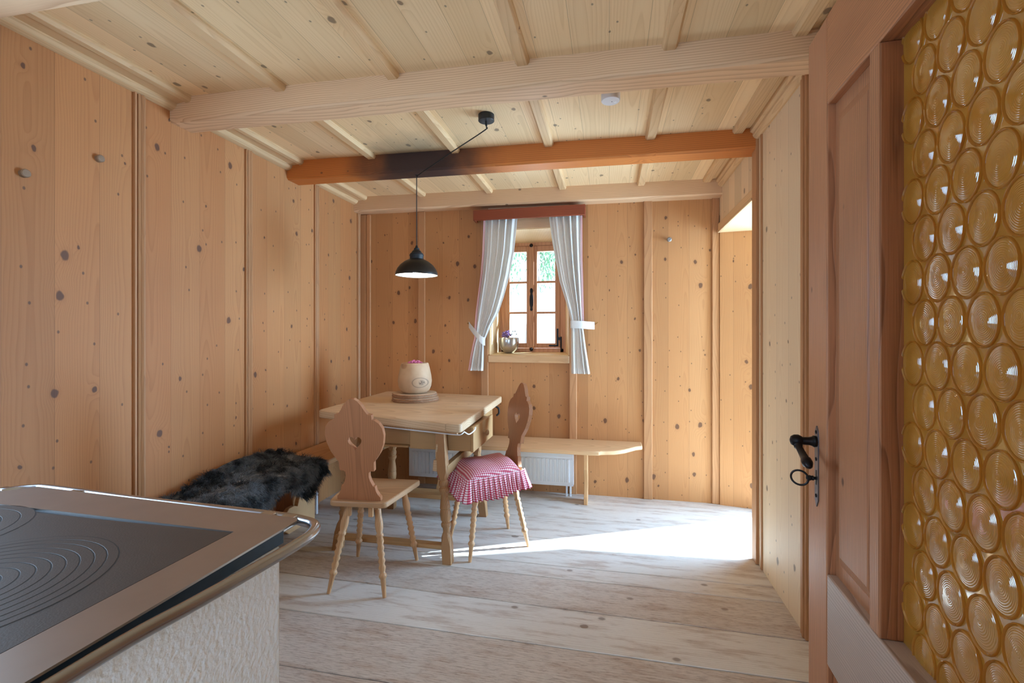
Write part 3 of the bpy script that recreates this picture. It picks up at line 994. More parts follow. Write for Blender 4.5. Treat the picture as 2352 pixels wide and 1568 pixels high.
# iron long plate and lever handle (visible face is x = 0, room side is -x)
py = -0.066
m = MB()
pl = [(-0.011, 0.87), (0, 0.852), (0.011, 0.87), (0.011, 1.03), (0.009, 1.045), (0, 1.058), (-0.009, 1.045), (-0.011, 1.03)]
m.prism(pl, lambda a, b: (0, py + a, b), lambda a, b: (-0.003, py + a, b))
lp = m.build('lock_plate', M['iron_plate'], dr)
for z in (1.042, 0.973, 0.88):
    MB().lathe([(0, 0.0045), (0.0015, 0.0045), (0.0022, 0.002)], (-0.003, py, z), (-1, py, z), 10).build('screw', M['dark_hole'], lp)
MB().box((-0.0036, py - 0.002, 0.908), (-0.003, py + 0.002, 0.945)).build('keyhole', M['dark_hole'], lp)
m = MB()
m.lathe([(0, 0.014), (0.006, 0.015), (0.010, 0.012), (0.016, 0.0105), (0.05, 0.009)], (-0.003, py, 1.018), (-1, py, 1.018), 14)
m.lathe([(0, 0.004), (0.003, 0.012), (0.010, 0.0155), (0.020, 0.015), (0.027, 0.011), (0.030, 0.004)], (-0.033, py, 1.018), (-1, py, 1.018), 14)
hp, hq = Vector((-0.048, py, 1.013)), Vector((-0.048, py - 0.100, 0.973))
m.lathe([(0.0, 0.006), (0.012, 0.0085), (0.016, 0.0105), (0.020, 0.0078), (0.05, 0.0086), (0.072, 0.0096), (0.076, 0.012), (0.088, 0.012), (0.094, 0.0095), (0.100, 0.0075), (0.104, 0.003)], hp, hq, 14)
m.build('lever_handle', M['iron'], dr)
kw = dr.matrix_basis if False else None
key = thing('key', 'small iron key with oval ring stuck in the lock below the handle', 'key', tuple(door_pt(0.066, -0.004, 0.924)), -PH)
MB().lathe([(0, 0.004), (0.004, 0.004), (0.006, 0.0065), (0.010, 0.0055), (0.014, 0.0075), (0.019, 0.005), (0.022, 0.003)], (0, 0, 0), (-1, 0, 0), 12).build('stem', M['iron'], key)
MB().tube([(-0.038 + 0.017 * math.cos(2 * PI * j / 28), -0.004 - 0.010 * math.cos(2 * PI * j / 28), 0.0185 * math.sin(2 * PI * j / 28)) for j in range(29)], 0.0026, 8).build('ring', M['iron'], key)
# jamb the leaf hangs on, widened out of view to shade the door recesses
m = MB().box((0.275, 0.28, -0.02), (XR + 0.02, 0.36, 2.5))
struct(m.build('trim_%d' % tn, M['door'])); tn += 1

# ------------------------------------------------------------------ stove
st = thing('stove', 'white plastered wood-fired kitchen stove with cast iron hotplate and steel rail', 'stove', (-1.15, 0.5, 0))
def L(p):
    return tuple(Vector(p) - Vector((-1.15, 0.5, 0)))
m = MB().hexa([L(p) for p in [(-1.60, 0.06, 0), (-0.702, 0.06, 0), (-0.702, 0.89, 0), (-1.60, 0.89, 0), (-1.60, 0.06, 0.852), (-0.702, 0.06, 0.852), (-0.702, 0.89, 0.831), (-1.60, 0.89, 0.831)]])
m.build('body', M['plaster'], st, bevel=0.004)
MB().hexa([L(p) for p in [(-1.595, 0.06, 0.852), (-0.704, 0.06, 0.852), (-0.704, 0.905, 0.830), (-1.595, 0.905, 0.830), (-1.595, 0.06, 0.866), (-0.704, 0.06, 0.866), (-0.704, 0.905, 0.866), (-1.595, 0.905, 0.866)]]).build('collar', M['steel_band'], st, bevel=0.002)
outer = [(-0.692, 0.05), (-0.692, 0.932), (-0.70, 0.945), (-0.71, 0.948), (-1.55, 0.995), (-1.62, 0.93), (-1.62, 0.05)]
PX0, PX1, PY0, PY1 = -1.53, -0.785, 0.14, 0.852
inner = [(PX1, PY0), (PX1, PY1), (PX1 - 0.001, PY1 + 0.0003), (PX1 - 0.002, PY1 + 0.0005), (PX0, PY1 + 0.022), (PX0 - 0.001, PY1 + 0.02), (PX0 - 0.001, PY0)]
m = MB()
zt, zb = 0.870, 0.866
n = len(outer)
vs_ = [L((x, y, zb)) for x, y in outer] + [L((x, y, zb)) for x, y in inner] + [L((x, y, zt)) for x, y in outer] + [L((x, y, zt)) for x, y in inner]
fs = []
for j in range(n):
    k_ = (j + 1) % n
    fs += [(j, k_, n + k_, n + j), (2 * n + j, 3 * n + j, 3 * n + k_, 2 * n + k_), (j, 2 * n + j, 2 * n + k_, k_), (n + j, n + k_, 3 * n + k_, 3 * n + j)]
m.add(vs_, fs)
m.build('top_frame', M['steel'], st)
# cast-iron plate with ring grooves
pl_ = MB().box(L((PX0 + 0.003, PY0 + 0.003, 0.856)), L((PX1 - 0.0025, PY1 - 0.003, 0.8694)))
hot = pl_.build('hotplate', M['cast'], st)
def ring_groove(cx, cy, r, w=0.0022):
    m_ = MB()
    N_ = 72
    rings = [[L((cx + rr_ * math.cos(2 * PI * j / N_), cy + rr_ * math.sin(2 * PI * j / N_), zz)) for j in range(N_)] for rr_, zz in ((r - w / 2, 0.8696), (r + w / 2, 0.8696))]
    m_.loft(rings, caps=False)
    return m_
def disc(cx, cy, r, z, n_=48):
    return [L((cx + r * math.cos(2 * PI * j / n_), cy + r * math.sin(2 * PI * j / n_), z)) for j in range(n_)]
for (cx, cy, rads) in ((-1.055, 0.565, (0.072, 0.092, 0.112, 0.131, 0.150, 0.170, 0.188, 0.206)), (-1.42, 0.70, (0.05, 0.085, 0.12, 0.15, 0.175))):
    prev = 0.05 if cx > -1.2 else 0.02
    for r in rads:
        mm = MB()
        z0_, z1_ = 0.8696, 0.8700
        R0, R1 = prev + 0.0010, r - 0.0010
        rings = [disc(cx, cy, R0, z0_), disc(cx, cy, R0 + 0.0004, z1_), disc(cx, cy, R1 - 0.0004, z1_), disc(cx, cy, R1, z0_)]
        mm.loft(rings, caps=False)
        mm.build('burner_ring', M['cast'], hot)
        prev = r
    ring_g = MB().loft([disc(cx, cy, 0.001, 0.86965), disc(cx, cy, rads[-1] + 0.001, 0.86965)], caps=False)
    ring_g.build('burner_recess', M['groove'], hot)
cx, cy = -1.055, 0.565
MB().box(L((cx - 0.048, cy - 0.006, 0.8696)), L((cx + 0.02, cy + 0.006, 0.8708))).build('lid_bar', M['cast'], hot, bevel=0.001)
# rail
zr = 0.852
rp = [(-0.69, 0.0, zr), (-0.683, 0.40, zr), (-0.678, 0.54, zr), (-0.664, 0.632, zr), (-0.649, 0.758, zr), (-0.640, 0.872, zr), (-0.643, 0.915, zr), (-0.66, 0.952, zr), (-0.70, 0.972, zr), (-0.80, 0.985, zr), (-1.2, 1.003, zr), (-1.54, 1.028, zr), (-1.61, 1.022, zr), (-1.655, 0.98, zr), (-1.665, 0.90, zr), (-1.665, 0.0, zr)]
rail = MB().tube([L(p) for p in smoothpath(rp, 6)], 0.0118, 14).build('rail', M['pipe'], st)
for x, y in ((-0.80, 0.972), (-1.43, 1.0), (-0.74, 0.965)):
    MB().box(L((x - 0.02, y - 0.045, 0.842)), L((x + 0.02, y + 0.014, 0.864))).build('rail_bracket', M['pipe'], st, bevel=0.004)

# ------------------------------------------------------------------ benches, radiators
def bench_leg(m_, x, y0, y1, ztop):
    poly = [(y0, ztop), (y0, 0.27), (y0 + 0.012, 0.255), (y0 + 0.05, 0.21), (y0 + 0.062, 0.15), (y0 + 0.05, 0.09), (y0 + 0.02, 0.06), (y0 + 0.012, 0.0), (y0 + 0.07, 0.0), (y1, 0.0), (y1, ztop)]
    return m_.prism(poly, lambda a, b: (x - 0.014, a, b), lambda a, b: (x + 0.014, a, b))

bb = thing('pine_bench', 'pine bench with curved end under the window along the back wall', 'bench', (-0.9, 3.6, 0))
out_ = [(0.245, YB - 0.018), (0.245, 3.655), (0.20, 3.625), (0.16, 3.575), (0.11, 3.51), (0.04, 3.455), (-0.02, 3.44), (-0.055, 3.43), (-0.075, 3.41), (-0.12, 3.404), (-1.82, 3.404), (-1.82, YB - 0.018)]
def LB(p):
    return (p[0] + 0.9, p[1] - 3.6, p[2])
MB().prism(out_, lambda a, b: LB((a, b, 0.42)), lambda a, b: LB((a, b, 0.45))).build('seat_board', M['bench_x'], bb, bevel=0.006)
for x in (-0.176, -1.36):
    m = MB()
    bench_leg(m, x + 0.9, 3.555 - 3.6, 3.69 - 3.6, 0.42)
    m.build('leg', M['bench_leg'], bb, bevel=0.003)
MB().box(LB((-0.25, 3.56, 0.40)), LB((-0.10, 3.60, 0.42))).build('cleat', M['bench_leg'], bb, bevel=0.002)

lb = thing('pine_bench', 'long pine bench along the side wall, half covered by dark fleece', 'bench', (-2.0, 2.4, 0))
def LL_(p):
    return (p[0] + 2.0, p[1] - 2.4, p[2])
MB().box(LL_((XL + 0.02, 1.18, 0.425)), LL_((-1.826, YB - 0.02, 0.46))).build('seat_board', M['bench_y'], lb, bevel=0.006)
lob = [(2.93, 0.425), (2.93, 0.0), (2.66, 0.0), (2.62, 0.03), (2.60, 0.08), (2.615, 0.13), (2.66, 0.165), (2.71, 0.165), (2.745, 0.15), (2.76, 0.19), (2.79, 0.24), (2.80, 0.425)]
for dy in (0.0, -1.25):
    MB().prism([(a + dy, b) for a, b in lob], lambda a, b: LL_((-2.03, a, b)), lambda a, b: LL_((-2.06, a, b))).build('leg', M['bench_leg'], lb, bevel=0.003)

def radiator(x0, x1, y, z0, z1, label):
    t = thing('radiator', label, 'radiator', ((x0 + x1) / 2, y, 0))
    cx = (x0 + x1) / 2
    m_ = MB()
    m_.box((x0 - cx, 0.012, z0), (x1 - cx, 0.075, z1))
    n_ = int((x1 - x0 - 0.05) / 0.033)
    p = (x1 - x0 - 0.05) / n_
    for j in range(n_):
        xx = x0 - cx + 0.025 + p * j
        poly = [(xx + p * 0.12, 0.014), (xx + p * 0.28, 0.0), (xx + p * 0.72, 0.0), (xx + p * 0.88, 0.014)]
        m_.loft([[(a, b, z) for a, b in poly] for z in (z0 + 0.03, z1 - 0.035)])
    m_.build('panel', M['rad'], t, angle=20)
    MB().box((x0 - cx, 0.012, z1), (x1 - cx, 0.075, z1 + 0.006)).build('top_grille', M['rad_grille'], t)
    MB().box((x0 - cx, 0.008, z1 - 0.02), (x1 - cx, 0.014, z1 + 0.012)).build('top_lip', M['rad'], t, bevel=0.002)
    return t

rd = radiator(-1.675, -0.28, 3.705, 0.088, 0.335, 'white ribbed panel radiator under the bench below the window')
for x in (-0.335, -0.305):
    MB().tube([(x + 0.9775, 0.04, 0.0), (x + 0.9775, 0.04, 0.09)], 0.008, 10).build('pipe', M['white_pipe'], rd)
pr = thing('pipe_pair', 'two white heating pipes rising from the floor by the side bench', 'pipe', (-2.08, 2.985, 0))
for dx, dy in ((-0.012, -0.018), (0.012, 0.018)):
    MB().tube([(dx, dy, 0), (dx, dy, 0.125), (dx, dy, 0.135)], [0.009, 0.009, 0.006], 10).lathe([(0, 0.004), (0.006, 0.011), (0.014, 0.011), (0.02, 0.004), (0.03, 0.003)], (dx, dy, 0.135), (dx, dy, 1), 10).build('pipe', M['white_pipe'], pr)

# ------------------------------------------------------------------ table
TB = (-1.24, 2.86, 0)
tb = thing('dining_table', 'old pine dining table with turned splayed legs and deep side drawer', 'table', TB)
def LT(p):
    return (p[0] - TB[0], p[1] - TB[1], p[2])
def rounded(poly, r, n_=5):
    out = []
    k_ = len(poly)
    for j in range(k_):
        p0, p1, p2 = Vector(poly[j - 1]), Vector(poly[j]), Vector(poly[(j + 1) % k_])
        a = p1 + (p0 - p1).normalized() * r
        b = p1 + (p2 - p1).normalized() * r
        for i in range(n_ + 1):
            t = i / n_
            out.append(tuple((1 - t) ** 2 * a + 2 * t * (1 - t) * p1 + t * t * b))
    return out
top = rounded([(-1.865, 2.712), (-0.795, 2.435), (-0.842, 3.655), (-1.90, 3.765)], 0.045)
MB().prism(top, lambda a, b: LT((a, b, 0.750)), lambda a, b: LT((a, b, 0.80))).build('tabletop', M['table'], tb, bevel=0.009, segs=3)
# frame under the top
m = MB()
m.bar(LT((-1.72, 2.735, 0.737)), LT((-0.84, 2.515, 0.737)), 0.008, 0.012)
m.build('edge_strip', M['chair_leg'], tb, bevel=0.003)
m = MB().tube([LT(p) for p in smoothpath([(-1.5, 2.665, 0.728), (-1.0, 2.54, 0.728), (-0.85, 2.505, 0.728), (-0.815, 2.50, 0.732), (-0.80, 2.52, 0.745)], 6)], 0.0035, 8)
m.tube([LT(p) for p in smoothpath([(-0.80, 2.52, 0.742), (-0.785, 2.56, 0.722), (-0.77, 2.62, 0.735), (-0.768, 2.63, 0.75)], 6)], 0.0035, 8)
m.build('wire_rail', M['rad'], tb)
MB().tube([LT(p) for p in smoothpath([(-0.845, 3.42, 0.752), (-0.822, 3.43, 0.735), (-0.818, 3.43, 0.70), (-0.835, 3.42, 0.68)], 6)], 0.007, 8).build('catch', M['iron'], tb)
# drawer through the table
dw = MB()
dw.box(LT((-1.185, 2.64, 0.602)), LT((-0.80, 3.06, 0.742)))
dw = dw.build('drawer', M['table_base_x'], tb, bevel=0.003)
MB().box(LT((-0.80, 2.636, 0.598)), LT((-0.782, 3.10, 0.746))).build('drawer_front', M['table_base_x'], dw, bevel=0.003)
MB().lathe([(0, 0.008), (0.012, 0.009), (0.018, 0.017), (0.028, 0.018), (0.034, 0.012)], LT((-0.782, 2.86, 0.672)), LT((0, 2.86, 0.672)), 14).build('knob', M['table_base'], dw)
d2 = MB().box(LT((-1.72, 2.69, 0.612)), LT((-1.205, 3.2, 0.742))).build('drawer', M['table_base_x'], tb, bevel=0.003)
MB().box(LT((-1.74, 2.66, 0.60)), LT((-1.205, 3.35, 0.612))).box(LT((-1.185, 3.08, 0.6)), LT((-0.86, 3.4, 0.74))).build('apron', M['table_base_x'], tb, bevel=0.002)
# legs
LEG = [(0.16, 0.020), (0.175, 0.019), (0.19, 0.021), (0.197, 0.027), (0.207, 0.029), (0.216, 0.027), (0.219, 0.023), (0.225, 0.023), (0.232, 0.028), (0.262, 0.031), (0.285, 0.029), (0.290, 0.026), (0.295, 0.030), (0.335, 0.025), (0.365, 0.020), (0.378, 0.021), (0.384, 0.026), (0.394, 0.030), (0.406, 0.029), (0.41, 0.024), (0.416, 0.024), (0.42, 0.028), (0.436, 0.029), (0.445, 0.025), (0.452, 0.02)]
def table_leg(foot, topp):
    f, t = Vector(foot), Vector(topp)
    d = (t - f).normalized()
    sc_ = (t - f).length / 0.745
    def sq(tt, h, ch):   # chamfered square cross-section
        c = f + d * tt * sc_
        pts = [(h, -h + ch), (h, h - ch), (h - ch, h), (-h + ch, h), (-h, h - ch), (-h, -h + ch), (-h + ch, -h), (h - ch, -h)]
        return [c + Vector((a, b, 0)) for a, b in pts]
    m_ = MB()
    m_.loft([sq(0, 0.026, 0.001), sq(0.10, 0.027, 0.001), sq(0.145, 0.026, 0.012), sq(0.168, 0.017, 0.007)])
    m_.lathe([(a * sc_, r) for a, r in LEG], f, t, 20)
    m_.loft([sq(0.448, 0.020, 0.009), sq(0.472, 0.028, 0.012), sq(0.50, 0.028, 0.003), sq(0.745, 0.027, 0.001)])
    return m_
FEET = {'fr': ((-0.893, 2.508, 0), (-0.972, 2.60, 0.745)), 'fl': ((-1.605, 2.54, 0), (-1.54, 2.66, 0.745)), 'br': ((-0.878, 3.215, 0), (-0.93, 3.12, 0.745)), 'bl': ((-1.59, 3.22, 0), (-1.53, 3.12, 0.745))}
for k_ in FEET:
    table_leg(LT(FEET[k_][0]), LT(FEET[k_][1])).build('leg', M['table_base'], tb, bevel=0.002)
# stretchers
MB().box(LT((-1.60, 2.495, 0.075)), LT((-0.90, 2.545, 0.10))).build('stretcher', M['table_base_x'], tb, bevel=0.004)
MB().box(LT((-1.60, 3.12, 0.125)), LT((-0.875, 3.25, 0.155))).build('footrest', M['table_base_x'], tb, bevel=0.004)
MB().bar(LT((-0.935, 2.57, 0.50)), LT((-0.915, 3.16, 0.53)), 0.018, 0.03).build('side_rail', M['table_base_x'], tb, bevel=0.004)
MB().bar(LT((-1.57, 2.60, 0.52)), LT((-1.55, 3.16, 0.52)), 0.018, 0.03).build('side_rail', M['table_base_x'], tb, bevel=0.004)
MB().bar(LT((-0.985, 2.565, 0.575)), LT((-0.98, 2.562, 0.655)), 0.006, 0.008, (0, 1, 0)).bar(LT((-0.99, 2.558, 0.50)), LT((-0.985, 2.56, 0.565)), 0.014, 0.010, (0, 1, 0)).build('wedge', M['table'], tb, bevel=0.004)

# ------------------------------------------------------------------ chairs
BACK = [(0.000, 0.114), (0.020, 0.114), (0.030, 0.104), (0.052, 0.092), (0.075, 0.088), (0.078, 0.079), (0.105, 0.066), (0.128, 0.060), (0.150, 0.062), (0.157, 0.070), (0.158, 0.090), (0.205, 0.092), (0.215, 0.101), (0.255, 0.128), (0.300, 0.146), (0.345, 0.152), (0.380, 0.147), (0.405, 0.130), (0.420, 0.108), (0.423, 0.096), (0.445, 0.095), (0.449, 0.075), (0.470, 0.060), (0.495, 0.045), (0.515, 0.028), (0.526, 0.010)]
def heart(cx, cz_, s, n_=28):
    pts = []
    for j in range(n_):
        t = 2 * PI * j / n_
        x = 16 * math.sin(t) ** 3
        y = 13 * math.cos(t) - 5 * math.cos(2 * t) - 2 * math.cos(3 * t) - math.cos(4 * t)
        pts.append((cx + x * s / 32, cz_ + y * s / 30))
    return pts
def backrest_mesh():
    # front and back skins triangulated between the outline and the heart cut-out
    import bmesh
    right = [(w, z) for z, w in BACK]
    left = [(-w, z) for z, w in reversed(BACK)]
    outl = right + left
    hrt = heart(0.0, 0.305, 0.072)
    bm = bmesh.new()
    ev = []
    for loop in (outl, hrt):
        vv = [bm.verts.new((x, 0, z)) for x, z in loop]
        for j in range(len(vv)):
            ev.append(bm.edges.new((vv[j], vv[(j + 1) % len(vv)])))
    bmesh.ops.triangle_fill(bm, use_beauty=True, use_dissolve=False, edges=ev)
    fs_ = list(bm.faces)
    ret = bmesh.ops.extrude_face_region(bm, geom=fs_)
    for v in [g for g in ret['geom'] if isinstance(g, bmesh.types.BMVert)]:
        v.co.y += 0.024
    bmesh.ops.recalc_face_normals(bm, faces=bm.faces)
    me = bpy.data.meshes.new('backrest')
    bm.to_mesh(me)
    bm.free()
    return me
CHLEG = [(0, 0.009), (0.085, 0.0135), (0.088, 0.0165), (0.098, 0.0205), (0.108, 0.0165), (0.112, 0.012), (0.122, 0.0135), (0.137, 0.0185), (0.152, 0.0125), (0.167, 0.0185), (0.182, 0.0125), (0.197, 0.0185), (0.212, 0.0125), (0.227, 0.0185), (0.242, 0.013), (0.257, 0.0185), (0.276, 0.0135), (0.281, 0.0185), (0.290, 0.0185), (0.296, 0.0135), (0.32, 0.0195), (0.345, 0.020), (0.372, 0.0165), (0.44, 0.015)]
SEATZ = 0.462
def make_chair(label, bmat, group, loc, rz):
    t = thing('dining_chair', label, 'chair', loc, rz, group)
    seat = rounded([(-0.148, -0.20), (0.148, -0.20), (0.205, 0.185), (-0.205, 0.185)], 0.03)
    MB().prism(seat, lambda a, b: (a, b, SEATZ - 0.030), lambda a, b: (a, b, SEATZ)).build('seat', M['chair_seat'], t, bevel=0.008, segs=3)
    me = backrest_mesh()
    me.materials.append(bmat)
    b = bpy.data.objects.new('backrest', me)
    COL.objects.link(b)
    b.parent = t
    b.location = (0, -0.175, SEATZ - 0.002)
    b.rotation_euler = (math.radians(9), 0, 0)
    bv = b.modifiers.new('bevel', 'BEVEL')
    bv.width, bv.segments, bv.limit_method, bv.angle_limit = 0.003, 2, 'ANGLE', math.radians(50)
    for sx in (-1, 1):
        for f, q in (((sx * 0.146, -0.205), (sx * 0.075, -0.125)), ((sx * 0.178, 0.185), (sx * 0.12, 0.12))):
            p = Vector((f[0], f[1], 0.0))
            e = Vector((q[0], q[1], SEATZ - 0.028))
            MB().lathe([(a * (e - p).length / 0.44, r) for a, r in CHLEG], p, e, 18).build('leg', M['chair_leg'], t, angle=60)
        MB().box((sx * 0.075 - 0.016, -0.15, SEATZ - 0.055), (sx * 0.075 + 0.016, 0.15, SEATZ - 0.03)).build('seat_batten', M['chair_seat'], t, bevel=0.003)
        MB().box((sx * 0.058 - 0.012, -0.172, SEATZ - 0.085), (sx * 0.058 + 0.012, -0.155, SEATZ - 0.03)).build('backrest_tenon', M['chair_leg'], t, bevel=0.003)
    return t

GR = 'carved wooden chairs at the table'
make_chair('carved pine chair with heart cut-out seen from behind, bare wooden seat', M['chair'], GR, (-1.243, 2.305, 0), math.radians(4.5))
C2 = (-0.735, 2.795, 0)
R2 = math.radians(127)
make_chair('darker brown heart-back chair wearing a red checked seat cushion', M['chair_brown'], GR, C2, R2)

# gingham seat cushion with frill
cu = thing('seat_cushion', 'red and white checked seat cushion with gathered frill on the brown chair', 'cushion', (C2[0], C2[1], SEATZ), R2)
m = MB()
G = 26
vs_, uv_, fs = [], [], []
def seat_half(y):
    return 0.158 + (0.215 - 0.158) * (y + 0.155) / 0.36
for j in range(G + 1):
    v = j / G
    y = -0.155 + 0.36 * v
    for i in range(G + 1):
        u = i / G * 2 - 1
        x = seat_half(y) * u
        e = (1 - abs(u) ** 4) * (1 - abs(2 * v - 1) ** 4)
        z = 0.006 + 0.050 * max(e, 0) ** 0.62 + 0.034 * max(0, 1 - v * 2.4) * (1 - u ** 4) * min(1, v * 9) + 0.004 * mnoise.noise((x * 14, y * 14, 0))
        vs_.append((x, y, z))
        uv_.append((x, y))
for j in range(G):
    for i in range(G):
        a = j * (G + 1) + i
        fs.append((a, a + 1, a + G + 2, a + G + 1))
m.add(vs_, fs, uv_)
per = [j for j in range(G + 1)] + [(G + 1) * k_ + G for k_ in range(1, G + 1)] + [(G + 1) * G + G - j for j in range(1, G + 1)] + [(G + 1) * (G - k_) for k_ in range(1, G)]
base = [vs_[p] for p in per]
m.add([(x, y, 0.001) for x, y, z in base] + base, [(j, (j + 1) % len(base), len(base) + (j + 1) % len(base), len(base) + j) for j in range(len(base))], [(0, 0)] * (2 * len(base)))
m.add([(x, y, 0.001) for x, y, z in base], [tuple(range(len(base)))], [(0, 0)] * len(base))
m.build('cover', M['gingham'], cu, angle=60)
# frill: pleated skirt all round, open behind the backrest
m = MB()
loopP = [Vector((-0.12, -0.185)), Vector((-0.165, -0.175)), Vector((-0.217, 0.207)), Vector((0.217, 0.207)), Vector((0.165, -0.175)), Vector((0.12, -0.185))]
path = []
for a, b in zip(loopP, loopP[1:]):
    for j in range(max(6, int((b - a).length / 0.006))):
        path.append(a + (b - a) * (j / 60))
path.append(loopP[-1])
# round the corners
sm = []
for j in range(len(path)):
    acc = Vector((0, 0)); w_ = 0
    for d_ in range(-6, 7):
        if 0 <= j + d_ < len(path):
            acc += path[j + d_]; w_ += 1
    sm.append(acc / w_)
path = sm
vs_, uv_, fs = [], [], []
K = 9
s_acc = 0
for j, p in enumerate(path):
    if j:
        s_acc += (p - path[j - 1]).length
    tdir = (path[min(j + 1, len(path) - 1)] - path[max(j - 1, 0)]).normalized()
    nrm = Vector((-tdir.y, tdir.x))
    if nrm.dot(p - Vector((0, 0.03))) < 0:
        nrm = -nrm
    for k_ in range(K + 1):
        v = k_ / K
        flare = 0.004 + 0.034 * v + (0.013 * v + 0.002) * math.sin(s_acc * 2 * PI / 0.031 + 1.3 * math.sin(s_acc * 9)) + 0.022 * v * mnoise.noise((s_acc * 7, 2, 0))
        z = 0.016 - 0.118 * v + 0.03 * v * mnoise.noise((s_acc * 5, 5, 0))
        q = p + nrm * flare
        vs_.append((q.x, q.y, z))
        uv_.append((s_acc * 1.15, v * 0.125))
for j in range(len(path) - 1):
    for k_ in range(K):
        a = j * (K + 1) + k_
        fs.append((a, a + 1, a + K + 2, a + K + 1))
m.add(vs_, fs, uv_)
fr_ = m.build('frill', M['gingham'], cu, angle=80)
so_ = fr_.modifiers.new('solidify', 'SOLIDIFY')
so_.thickness = 0.0015
m = MB()

# ------------------------------------------------------------------ things on the table
SLX, SLY = -1.425, 3.27
for k_ in range(4):
    t = thing('log_slice', ('bark-edged wood slice lying on the tabletop, lowest of the stack', 'bark-edged wood slice, second from the bottom of the stack', 'bark-edged wood slice directly under the topmost one', 'topmost bark-edged wood slice carrying the wooden vase')[k_], 'wood slice', (SLX + 0.004 * math.sin(k_ * 2), SLY + 0.004 * math.cos(k_ * 3), 0.8 + 0.0152 * k_), k_ * 1.1, 'stacked wood slices under the vase')
    N_ = 64
    def rim(r0, z, seed, amp):
        return [((r0 + amp * mnoise.noise((2.5 * math.cos(2 * PI * j / N_), 2.5 * math.sin(2 * PI * j / N_), seed)) + amp * 0.5 * mnoise.noise((9 * math.cos(2 * PI * j / N_), 9 * math.sin(2 * PI * j / N_), seed))) * math.cos(2 * PI * j / N_),
                 (r0 + amp * mnoise.noise((2.5 * math.cos(2 * PI * j / N_), 2.5 * math.sin(2 * PI * j / N_), seed)) + amp * 0.5 * mnoise.noise((9 * math.cos(2 * PI * j / N_), 9 * math.sin(2 * PI * j / N_), seed))) * math.sin(2 * PI * j / N_), z) for j in range(N_)]
    R0 = 0.172 - 0.003 * k_
    MB().loft([rim(R0 - 0.004, 0.0005, k_, 0.006), rim(R0 - 0.003, 0.0148, k_, 0.006)]).build('wood_disc', M['logtop'], t, angle=40)
    MB().loft([rim(R0 - 0.0038, 0.001, k_, 0.006), rim(R0, 0.004, k_, 0.007), rim(R0 + 0.001, 0.010, k_, 0.008), rim(R0 - 0.0028, 0.0135, k_, 0.006)], caps=False).build('bark', M['bark'], t, angle=80)
vz = 0.8 + 0.0152 * 4
va = thing('wooden_vase', 'rounded log vase with dark eye-shaped knot standing on the wood slices', 'vase', (SLX + 0.012, SLY - 0.03, vz), 0.15)
prof = [(0, 0.07), (0.004, 0.086), (0.02, 0.105), (0.05, 0.119), (0.09, 0.124), (0.13, 0.120), (0.18, 0.109), (0.215, 0.100), (0.222, 0.096), (0.224, 0.090), (0.222, 0.062), (0.19, 0.058)]
MB().lathe(prof, n=40).build('body', M['logvase'], va, angle=60)
mo = thing('pink_moss', 'tuft of pink dried moss filling the wooden vase', 'dried moss', (SLX + 0.012, SLY - 0.03, vz + 0.20))
m = MB()
rg = random.Random(11)
for j in range(150):
    a, r = rg.uniform(0, 2 * PI), 0.054 * math.sqrt(rg.random())
    c = Vector((r * math.cos(a), r * math.sin(a), rg.uniform(0.016, 0.034) * (1 - (r / 0.075) ** 2) + 0.008))
    s_ = rg.uniform(0.003, 0.007)
    m.lathe([(-s_, 0.001), (-s_ * 0.5, s_ * 0.8), (s_ * 0.5, s_ * 0.8), (s_, 0.001)], c, c + Vector((rg.uniform(-1, 1), rg.uniform(-1, 1), 1)), 6)
m.lathe([(0, 0.055), (0.012, 0.052), (0.03, 0.02)], (0, 0, -0.008), (0, 0, 1), 16)
m.build('tuft', M['pink'], mo, smooth=False)

# ------------------------------------------------------------------ pot on the window sill
pb = thing('metal_bowl', 'round hammered silver bowl standing on the window sill', 'bowl', (-0.848, 3.945, 1.136))
MB().lathe([(0, 0.034), (0.004, 0.042), (0.03, 0.068), (0.06, 0.081), (0.095, 0.086), (0.128, 0.0845), (0.131, 0.083), (0.128, 0.081), (0.10, 0.080)], n=32).build('shell', M['bowl'], pb, angle=60)
MB().lathe([(0, 0.001), (0.0, 0.080), (0.004, 0.04)], (0, 0, 0.10), (0, 0, 1), 24).build('soil', M['soil'], pb)
pf = thing('dried_flower', 'lilac dried flower head growing from the silver bowl', 'flower', (-0.875, 3.945, 1.237))
m = MB()
for j in range(90):
    v = Vector((rg.gauss(0, 1), rg.gauss(0, 1), rg.gauss(0, 1))).normalized() * (0.034 * rg.random() ** 0.33)
    c = Vector((v.x * 1.25, v.y, v.z + 0.062))
    s_ = rg.uniform(0.004, 0.008)
    m.lathe([(-s_, 0.001), (-s_ * 0.5, s_ * 0.8), (s_ * 0.5, s_ * 0.8), (s_, 0.001)], c, c + v, 6)
m.build('flower_head', M['lilac'], pf, smooth=False)
m = MB().tube([(0, 0, 0), (0.002, 0, 0.05)], 0.004, 6)
for a, b, c in ((0.06, 0.0, 0.085), (0.075, 0.01, 0.085), (0.05, 0.0, 0.06), (0.09, 0, 0.06)):
    m.tube([(0.02, 0, 0.0), (a * 0.7, b, c * 0.6), (a, b, c)], 0.0015, 5)
    m.lathe([(-0.006, 0.001), (0, 0.006), (0.006, 0.001)], (a, b, c), (a, b, 2), 6)
m.build('stems', M['leaf'], pf)

